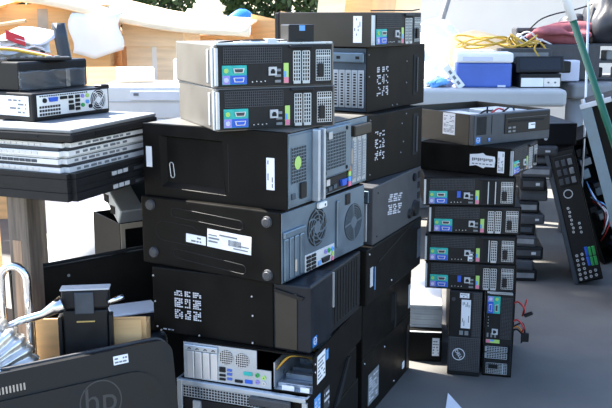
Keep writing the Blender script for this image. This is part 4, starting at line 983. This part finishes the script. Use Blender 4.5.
# grey things left of the front stack's foot
r = thing('grey_case', 'rounded grey plastic case wedged at the left foot of the front stack', 'case', (-.455, 2.215, 0), 24)
MB().box(F((-.07, -.06, 0), (1, 0, 0), (0, 1, 0)), 0, 0, .16, .12, 0, .37, .03, 4).build('shell', 'slate_bezel', r)
MB().box(F((-.06, -.05, .3705), (1, 0, 0), (0, 1, 0)), 0, 0, .14, .10, 0, .05, .008, 2).build('upper_block', 'charcoal', r)
MB().box(F((-.05, -.045, .421), (1, 0, 0), (0, 1, 0)), 0, 0, .12, .09, 0, .006, .002, 1).build('white_card', 'label_white', r)
# monitor arm / stand in front
r = thing('monitor_stand', 'black monitor stand with hinged head and chrome bar behind the big black screen', 'stand', (-.512, 1.995, 0), 7)
MB().box(F((-.12, -.06, 0), (1, 0, 0), (0, 1, 0)), 0, 0, .24, .10, 0, .015, .005, 2).build('foot', 'black_plastic', r)
g = F((0, -.02, 0), (1, 0, 0), (0, .03, 1)); q = MB(); q.box(g, -.052, .015, .052, .498, -.022, 0, .006, 3); q.build('neck', 'black_plastic', r)
MB().box(g, -.062, .30, -.053, .485, -.026, .006, .003, 2).build('side_rail', 'black_plastic', r); MB().box(g, .053, .30, .062, .485, -.026, .006, .003, 2).build('side_rail', 'black_plastic', r)
MB().box(g, -.026, .352, .030, .37, 0, .003, .001, 1).build('cable_slot', 'slate_bezel', r)
MB().box(g, -.020, .468, .022, .472, 0, .003, .001, 1).build('slot_line', 'gold', r)
h = MB().box(g, -.052, .500, .056, .548, -.03, .006, .006, 2).build('hinge_block', 'black_plastic', r)
MB().box(g, -.022, .49, .022, .542, .006, .012, .003, 2).build('hinge_plate', 'slate_bezel', h)
MB().box(g, -.054, .546, .058, .550, -.03, .009, .001, 1).build('hinge_edge', 'pale_grey', h)
q = MB(); q.tube([(-.045, -.03, .522), (-.065, -.032, .514), (-.09, -.035, .500), (-.135, -.04, .490), (-.165, -.05, .482)], [.020, .015, .010, .009, .006], 12); q.build('chrome_bar', 'chrome', r, True)
q = MB(); q.tube([(.055, -.02, .518), (.09, -.015, .53)], .006, 10); q.build('chrome_pin', 'chrome', r, True)
# big screen from behind
r = thing('computer_monitor', 'big black screen seen from behind with a round logo, at the bottom left', 'monitor', (-.275, 1.935, 0), 33)
g = F((0, 0, 0), (1, 0, 0), (0, .16, 1))
def plate(d0, d1, u0, v0, u1, v1, rad, nm, m):
    P = []
    for cu, cv, t0 in ((u1 - rad, v0 + rad, -PI / 2), (u1 - rad, v1 - rad, 0), (u0 + rad, v1 - rad, PI / 2), (u0 + rad, v0 + rad, PI)):
        for k in range(7): t = t0 + PI / 2 * k / 6; P.append((cu + rad * math.cos(t), cv + rad * math.sin(t)))
    return MB().prism(g, P, d0, d1).build(nm, m, r)
plate(-.028, -.004, -.55, .03, .0, .432, .035, 'back_cover', 'black_plastic')
plate(-.040, -.0285, -.553, .027, .003, .436, .037, 'bezel', 'dark_grey')
plate(-.0038, .002, -.52, .05, -.03, .375, .08, 'raised_cover', 'black_plastic')
q = MB()
for i in range(24): q.box(g, -.52 + .0075 * i, .388, -.5165 + .0075 * i, .403, -.004, -.0025)
q.build('vent_slots', 'tan_plastic', r)
q = MB(); q.ring(g, -.185, .325, .046, .049, .002, .0026, 36); text_mesh(q, 'hp', g.sub(-.185, .327, 0, -.06), 0, 0, .08, .002, .0026); q.build('logo', 'logo_grey', r)
sticker(r, g.sub(0, 0, -.004), -.145, .398, -.11, .418, rows=2, seed=15)
MB().box(F((-.42, -.02, 0), (1, 0, 0), (0, 1, 0)), 0, 0, .36, .06, 0, .03, .01, 2).build('foot', 'black_plastic', r)
# chrome loop
P = []
for i in range(13):
    t = PI * i / 12; P.append((-.675 + .030 * math.cos(t), 2.00, .565 + .035 * math.sin(t)))
P = [(-.640, 2.00, .0), (-.643, 2.00, .3)] + P + [(-.708, 2.00, .3), (-.712, 2.00, .0)]
q = MB(); q.tube(P, .0095, 12); b = q.build('chrome_loop', 'chrome', None, True); tag(b, 'bent chrome tube loop standing left of the wooden table leg', 'chair frame')
# foil ducting
r = thing('foil_duct', 'crumpled silvery foil duct curled up left of the black monitor stand', 'duct', (-.735, 1.90, .10), 0)
q = MB(); rnd = random.Random(4)
def duct(a, b):
    t = -.35 + 1.0 * PI * a; w = 2 * PI * b
    rr = .062 + .006 * math.sin(a * 90) + .006 * math.sin(5 * w + a * 9)
    cx, cz = -.02 + .085 * math.cos(t), .295 + .055 * math.sin(t)
    return (cx + rr * math.cos(w) * math.cos(t), rr * math.sin(w), cz + rr * math.cos(w) * math.sin(t))
q.sheet(duct, 64, 28, .003); q.build('corrugated_tube', 'foil', r, True)
for k in range(5):
    MB().tube([(-.10 + .03 * k, -.075, .30), (-.09 + .034 * k, -.082, .35 + .01 * (k % 2)), (-.10 + .045 * k, -.08, .385 - .008 * k)], .006, 8).build('rib', 'chrome', r, True)
q = MB(); q.ring(F((-.02, -.085, .26), (1, 0, 0), (0, 0, 1)), 0, 0, .108, .122, 0, .01, 24, .15, 2.0); q.build('clamp_band', 'chrome', r, True)
MB().box(F((-.10, -.06, 0), (1, 0, 0), (0, 1, 0)), 0, 0, .18, .12, -.10, .20, .01).build('duct_base', 'mid_grey', r)
# pale blue carton and brown carton under the table
b = MB().box(F((-1.25, 3.75, 0), (1, 0, 0), (0, 1, 0)), 0, 0, .46, .3, 0, .42, .004).build('carton', 'lavender'); tag(b, 'pale blue carton in the shade under the left table', 'box')
b = MB().box(F((-1.55, 3.2, 0), (1, 0, 0), (0, 1, 0)), 0, 0, .33, .3, 0, .52, .004).build('carton', 'cardboard'); tag(b, 'brown carton under the left table near the picture edge', 'box')

b = MB(); b.prism(F((.44, 2.53, 0), (1, 0, 0), (0, 1, 0)), [(-.026, -.03), (.036, -.02), (.006, .12)], .0005, .003); b = b.build('sun_patch', 'label_white'); tag(b, 'white triangular patch of sunlight, a thin plate on the concrete between the stacks', 'paper')  # patch of sunlight on the ground, painted as a white plate

# ================================================================== BACKGROUND
def carton(label, x, y, z, w, d, h, yaw, m='cardboard', flaps=True, open_top=True, grp='cardboard boxes piled up behind'):
    r = thing('cardboard_box', label, 'box', (x, y, z), yaw, grp)
    o = F((-w / 2, -d / 2, 0), (1, 0, 0), (0, 1, 0))
    q = MB(); t = .008
    q.box(o, 0, 0, w, t, 0, h); q.box(o, 0, d - t, w, d, 0, h); q.box(o, 0, t, t, d - t, 0, h); q.box(o, w - t, t, w, d - t, 0, h); q.box(o, t, t, w - t, d - t, 0, t)
    if not open_top: q.box(o, t, t, w - t, d - t, h - t, h)
    q.build('carton_body', m, r)
    if flaps:
        for k, (a, b) in enumerate((((0, -d / 2), 1), ((0, d / 2), -1))):
            fl_ = .16 + .05 * k; ang = (.5, 1.1)[k]
            MB().sheet(lambda s, t2: (-w / 2 + w * s, a[1] - b * fl_ * t2 * math.cos(ang) * 1.0, h - fl_ * t2 * math.sin(ang) * (1 if k == 0 else -.6)), 2, 2, .007).build('flap', m, r)
    MB().box(F((-w / 2, -d / 2, 0), (1, 0, 0), (0, 0, 1)), w * .46, 0, w * .54, h * .98, 0, .001).build('tape', 'tan_plastic' if m != 'pale_cardboard' else 'paper', r)
    return r
carton('big brown cardboard box behind the wrapped black box at the left', -1.50, 5.45, 0, .72, .6, 1.222, 5, 'cardboard', False, False)
r = carton('tall pale cardboard box with a fitted lid, left of the topmost small desktops', -.86, 5.50, 0, .33, .4, 1.06, -6, 'pale_cardboard', False, False)
q = MB(); o = F((-.18, -.215, .985), (1, 0, 0), (0, 1, 0)); q.box(o, 0, 0, .36, .012, 0, .12); q.box(o, 0, .418, .36, .43, 0, .12); q.box(o, 0, .012, .012, .418, 0, .12); q.box(o, .348, .012, .36, .418, 0, .12); q.box(o, 0, 0, .36, .43, .12, .128); q.build('lid', 'pale_cardboard', r)
carton('orange-brown cardboard box standing behind the tall lidded one', -.62, 6.25, 0, .50, .5, 1.03, 12, 'cardboard', False, False)
carton('wide brown cardboard box at the far left edge of the pile', -2.35, 5.7, 0, .75, .7, 1.12, -8, 'shipping_board', True)
carton('brown cardboard box behind the middle stack', .20, 6.2, 0, .45, .5, 1.0, -6, 'cardboard', False, False)
carton('low cardboard box with open flaps beyond the white desktops', -1.05, 4.55, 0, .45, .4, .78, 8, 'cardboard', True)
b = MB(); b.sheet(lambda a, c: (-1.30 + .28 * a + .015 * math.sin(9 * c), 5.10 + .02 * math.sin(6 * a) - .03 * (c > .3), 1.175 - .36 * max(0, c - .3) * (1 - .35 * abs(a - .4))), 12, 12, .006); b = b.build('plastic_sheet', 'tarp_white', None, True); tag(b, 'whitish plastic sheet hanging between the big brown box and the lidded box', 'sheet')
def board(label, pts, m='pale_cardboard', bend=.0):
    a, b_, c, d = [Vector(p) for p in pts]
    q = MB(); q.sheet(lambda s, t: tuple(a.lerp(b_, s).lerp(d.lerp(c, s), t) + Vector((0, 0, bend * math.sin(PI * s)))), 10, 4, .014)
    return tag(q.build('cardboard_sheet', m), label, 'cardboard', 'flattened cardboard sheets on the pile')

q = MB()
def drape(a, c):
    x = -1.62 + 1.30 * a; y = 5.02 + .15 * a + 1.2 * c
    z = 1.285 - .195 * a + .022 * math.sin(6 * a + 1) + .03 * c
    if c < .12: z -= .06 * (1 - c / .12) ** 2; y += .03 * (1 - c / .12)
    return (x, y, z)
q.sheet(drape, 24, 24, .012); tag(q.build('cardboard_sheet', 'pale_cardboard', None, True), 'long curved cardboard sheet sloping down over the boxes to the small desktops', 'cardboard', 'flattened cardboard sheets on the pile')
board('torn pale sheet lying highest at the left of the pile', [(-2.6, 5.1, 1.14), (-1.68, 5.0, 1.20), (-1.6, 5.8, 1.30), (-2.6, 5.9, 1.26)], 'cardboard', .03)
board('narrow sheet jutting out at the upper left beside the dark post', [(-2.0, 4.85, 1.06), (-1.50, 4.9, 1.13), (-1.55, 5.1, 1.135), (-2.05, 5.05, 1.08)], 'shipping_board', .0)
for k, (x0, m, lab) in enumerate(((.00, 'pale_cardboard', 'pale cardboard board standing on edge behind the topmost desktop, leftmost of the row'), (.16, 'cardboard', 'brown cardboard board standing on edge behind the topmost desktop, second of the row'), (.31, 'shipping_board', 'tan board standing on edge behind the topmost desktop, third of the row'), (.47, 'pale_cardboard', 'pale board standing on edge behind the topmost desktop, rightmost of the row'))):
    q = MB(); q.sheet(lambda a, c: (x0 + .16 * a + .10 * c, 5.42 + .06 * k - .02 * a + .05 * c, .546 + .95 * c), 4, 4, .014)
    tag(q.build('cardboard_sheet', m), lab, 'cardboard', 'flattened cardboard sheets on the pile')
b = MB().box(F((-.30, 5.36, 0), (1, 0, 0), (0, 1, 0)), 0, 0, .68, .40, 0, .545, .005).build('crate', 'tan_plastic'); tag(b, 'tan crate holding up the standing cardboard boards', 'crate')
board('orange-brown sheet standing upright between the small desktops and the middle stack', [(-.40, 5.95, .004), (-.20, 5.88, .004), (-.17, 6.02, 1.13), (-.36, 6.08, 1.17)], 'cardboard')
board('narrow tan sheet standing upright beside the orange-brown one', [(-.22, 6.12, .004), (-.08, 6.08, .004), (-.04, 6.2, 1.16), (-.17, 6.24, 1.19)], 'shipping_board')
# wooden pallet piece
r = thing('wooden_pallet', 'pale wooden pallet end on top of the cardboard pile beneath the trees', 'pallet', (-1.55, 6.75, 1.03), 0)
for k in range(3): MB().box(F((-.45, -.3, .085 * k), (1, 0, 0), (0, 1, 0)), .35 * (k == 1) * 0, 0, .9, .5, 0, .022, .003, 1).build('deck_board', 'pale_cardboard', r) if k != 1 else [MB().box(F((x, -.3, .022), (1, 0, 0), (0, 1, 0)), 0, 0, .12, .5, 0, .1475, .003, 1).build('block', 'pale_cardboard', r) for x in (-.45, -.06, .33)]
b = MB().box(F((-2.05, 6.42, 0), (1, 0, 0), (0, 1, 0)), 0, 0, .95, .6, 0, 1.028, .01).build('crate', 'wood_brown'); tag(b, 'wooden crate under the pale pallet end', 'crate')
# white tarpaulin heap
q = MB()
def heap(a, c):
    x = -1.05 + 1.5 * a; y = 6.75 + 1.0 * c
    e = min(1, min(a, 1 - a) * 9, min(c, 1 - c) * 7); e = 1 - (1 - e) ** 2
    return (x, y, .008 + e * (1.185 - .20 * a + .035 * math.sin(7 * a + 5 * c)))
q.sheet(heap, 36, 24, .012); b = q.build('white_tarp', 'tarp_white', None, True); tag(b, 'white sheet draped over the heap below the blue tarp', 'tarp')
b = MB().blob((-.58, 8.1, .62), (.26, .3, .60), 61, .14, 4, 0).build('blue_tarp', 'tarp_blue', None, True); tag(b, 'bright blue tarp bundle beyond the cardboard pile', 'tarp')
p = MB().tube([(-2.1, 4.3, .0), (-1.68, 4.3, .9), (-1.40, 4.3, 1.42)], .035, 8).build('dark_post', 'slate_bezel', None, True); tag(p, 'dark slanting post at the upper left corner', 'post')
# trees
def tree(label, x, y, h, w, seed):
    r = thing('tree', label, 'tree', (x, y, 0), 0, 'trees far behind the pile')
    MB().tube([(0, 0, 0), (.05, 0, h * .4), (0, .05, h * .75)], [.16, .11, .05], 10).build('trunk', 'bark', r, True)
    q = MB(); rnd = random.Random(seed)
    for _ in range(5200):
        d = Vector((rnd.gauss(0, 1), rnd.gauss(0, 1), rnd.gauss(0, 1))).normalized() * rnd.uniform(.55, 1) ** .5
        c = Vector((d.x * w, d.y * w, h * .58 + d.z * h * .46))
        a = Vector((rnd.uniform(-1, 1), rnd.uniform(-1, 1), rnd.uniform(-1, 1))).normalized() * rnd.uniform(.05, .10); b = a.orthogonal().normalized() * rnd.uniform(.03, .06)
        q.poly([c - a, c + b, c + a, c - b])
    q.build('foliage', 'leaf', r)
tree('bushy dark green tree far behind the pallet end', -2.75, 14.5, 3.6, 1.1, 1)
tree('bushy dark green tree far behind the blue tarp', -.45, 15, 3.4, 1.0, 2)
tree('bushy dark green tree far behind the far left boxes', -5.4, 15.5, 3.8, 1.4, 3)
SUN_AZ, SUN_EL = -62.0, 50.0      # azimuth from the view direction, negative to the left
SUNH = (math.sin(R_(SUN_AZ)), math.cos(R_(SUN_AZ)))
def shade_tree(label, x, y, h, seed, lean_):  # unseen tree, added with its crown shaped to shade the right-hand ground
    r = thing('tree', label, 'tree', (x, y, 0), 0, 'unseen trees added for shade')
    MB().tube([(0, 0, 0), (.06, 0, 1.6), (lean_ * .3, 0, 3.0), (lean_ * .6, -.1, h)], [.22, .18, .14, .06], 12).build('trunk', 'bark', r, True)
    q = MB(); rnd = random.Random(seed)
    for _ in range(5200):
        d = Vector((rnd.gauss(0, 1), rnd.gauss(0, 1), rnd.gauss(0, 1))).normalized() * rnd.uniform(0, 1) ** .4
        u, v = d.x * 1.22, d.y * 1.48           # along and across the sun's bearing
        c = Vector((lean_ + u * SUNH[0] + v * -SUNH[1], u * SUNH[1] + v * SUNH[0], h + d.z * 1.0))
        a = Vector((rnd.uniform(-1, 1), rnd.uniform(-1, 1), rnd.uniform(-.6, .6))).normalized() * rnd.uniform(.07, .13); b = a.orthogonal().normalized() * rnd.uniform(.045, .08)
        q.poly([c - a, c + b, c + a, c - b])
    for _ in range(420):  # extra leaf clump added to cover a stray patch of sun
        d = Vector((rnd.gauss(0, 1), rnd.gauss(0, 1), rnd.gauss(0, 1))).normalized() * rnd.uniform(0, 1) ** .4
        u, v = .92 + d.x * .28, 1.03 + d.y * .27
        c = Vector((lean_ + u * SUNH[0] + v * -SUNH[1], u * SUNH[1] + v * SUNH[0], h + d.z * .25))
        a = Vector((rnd.uniform(-1, 1), rnd.uniform(-1, 1), rnd.uniform(-.6, .6))).normalized() * rnd.uniform(.07, .12); b = a.orthogonal().normalized() * rnd.uniform(.045, .07)
        q.poly([c - a, c + b, c + a, c - b])
    q.build('foliage', 'leaf', r)
shade_tree('tall unseen tree added beyond the left edge to shade the right-hand ground', -5.2, 6.17, 7.9, 8, 1.37)

# ================================================================== SETTING
q = MB(); q.box(W0, -30, -6, 30, 40, -.2, 0); g = q.build('floor', 'concrete'); g['kind'] = 'structure'
q = MB(); q.box(F((.55, 8.6, 0), (1, .05, 0), (0, 0, 1)), 0, 0, 9, 2.6, 0, -.15); g = q.build('wall_back', 'wall_paint'); g['kind'] = 'structure'

# ================================================================== LIGHT AND CAMERA
w = bpy.data.worlds.new('World'); sc.world = w; w.use_nodes = True
nt = w.node_tree; bg = nt.nodes['Background']
sky = nt.nodes.new('ShaderNodeTexSky'); sky.sky_type = 'NISHITA'; sky.sun_disc = False
sky.sun_elevation = R_(SUN_EL); sky.sun_rotation = R_(SUN_AZ); sky.air_density = 1.0; sky.dust_density = 1.2; sky.ozone_density = 1.5
nt.links.new(sky.outputs['Color'], bg.inputs['Color']); bg.inputs['Strength'].default_value = .28
sd = bpy.data.lights.new('sun', 'SUN'); sd.energy = 14.0; sd.angle = R_(.6); sd.color = (1, .95, .86)
so = bpy.data.objects.new('sun', sd); C.objects.link(so)
d = Vector((math.sin(R_(SUN_AZ)) * math.cos(R_(SUN_EL)), math.cos(R_(SUN_AZ)) * math.cos(R_(SUN_EL)), math.sin(R_(SUN_EL))))
so.rotation_euler = d.to_track_quat('Z', 'Y').to_euler()
cd = bpy.data.cameras.new('camera'); cd.sensor_width = 36; cd.lens = 901.2 / 612 * 36
co = bpy.data.objects.new('camera', cd); C.objects.link(co)
co.location = (0, 0, 1.1658); co.rotation_euler = (R_(90 - 11.867), 0, 0)
sc.camera = co
vs = sc.view_settings; vs.view_transform = 'Standard'; vs.look = 'None'; vs.gamma = 1; vs.use_curve_mapping = False; vs.exposure = 1.0
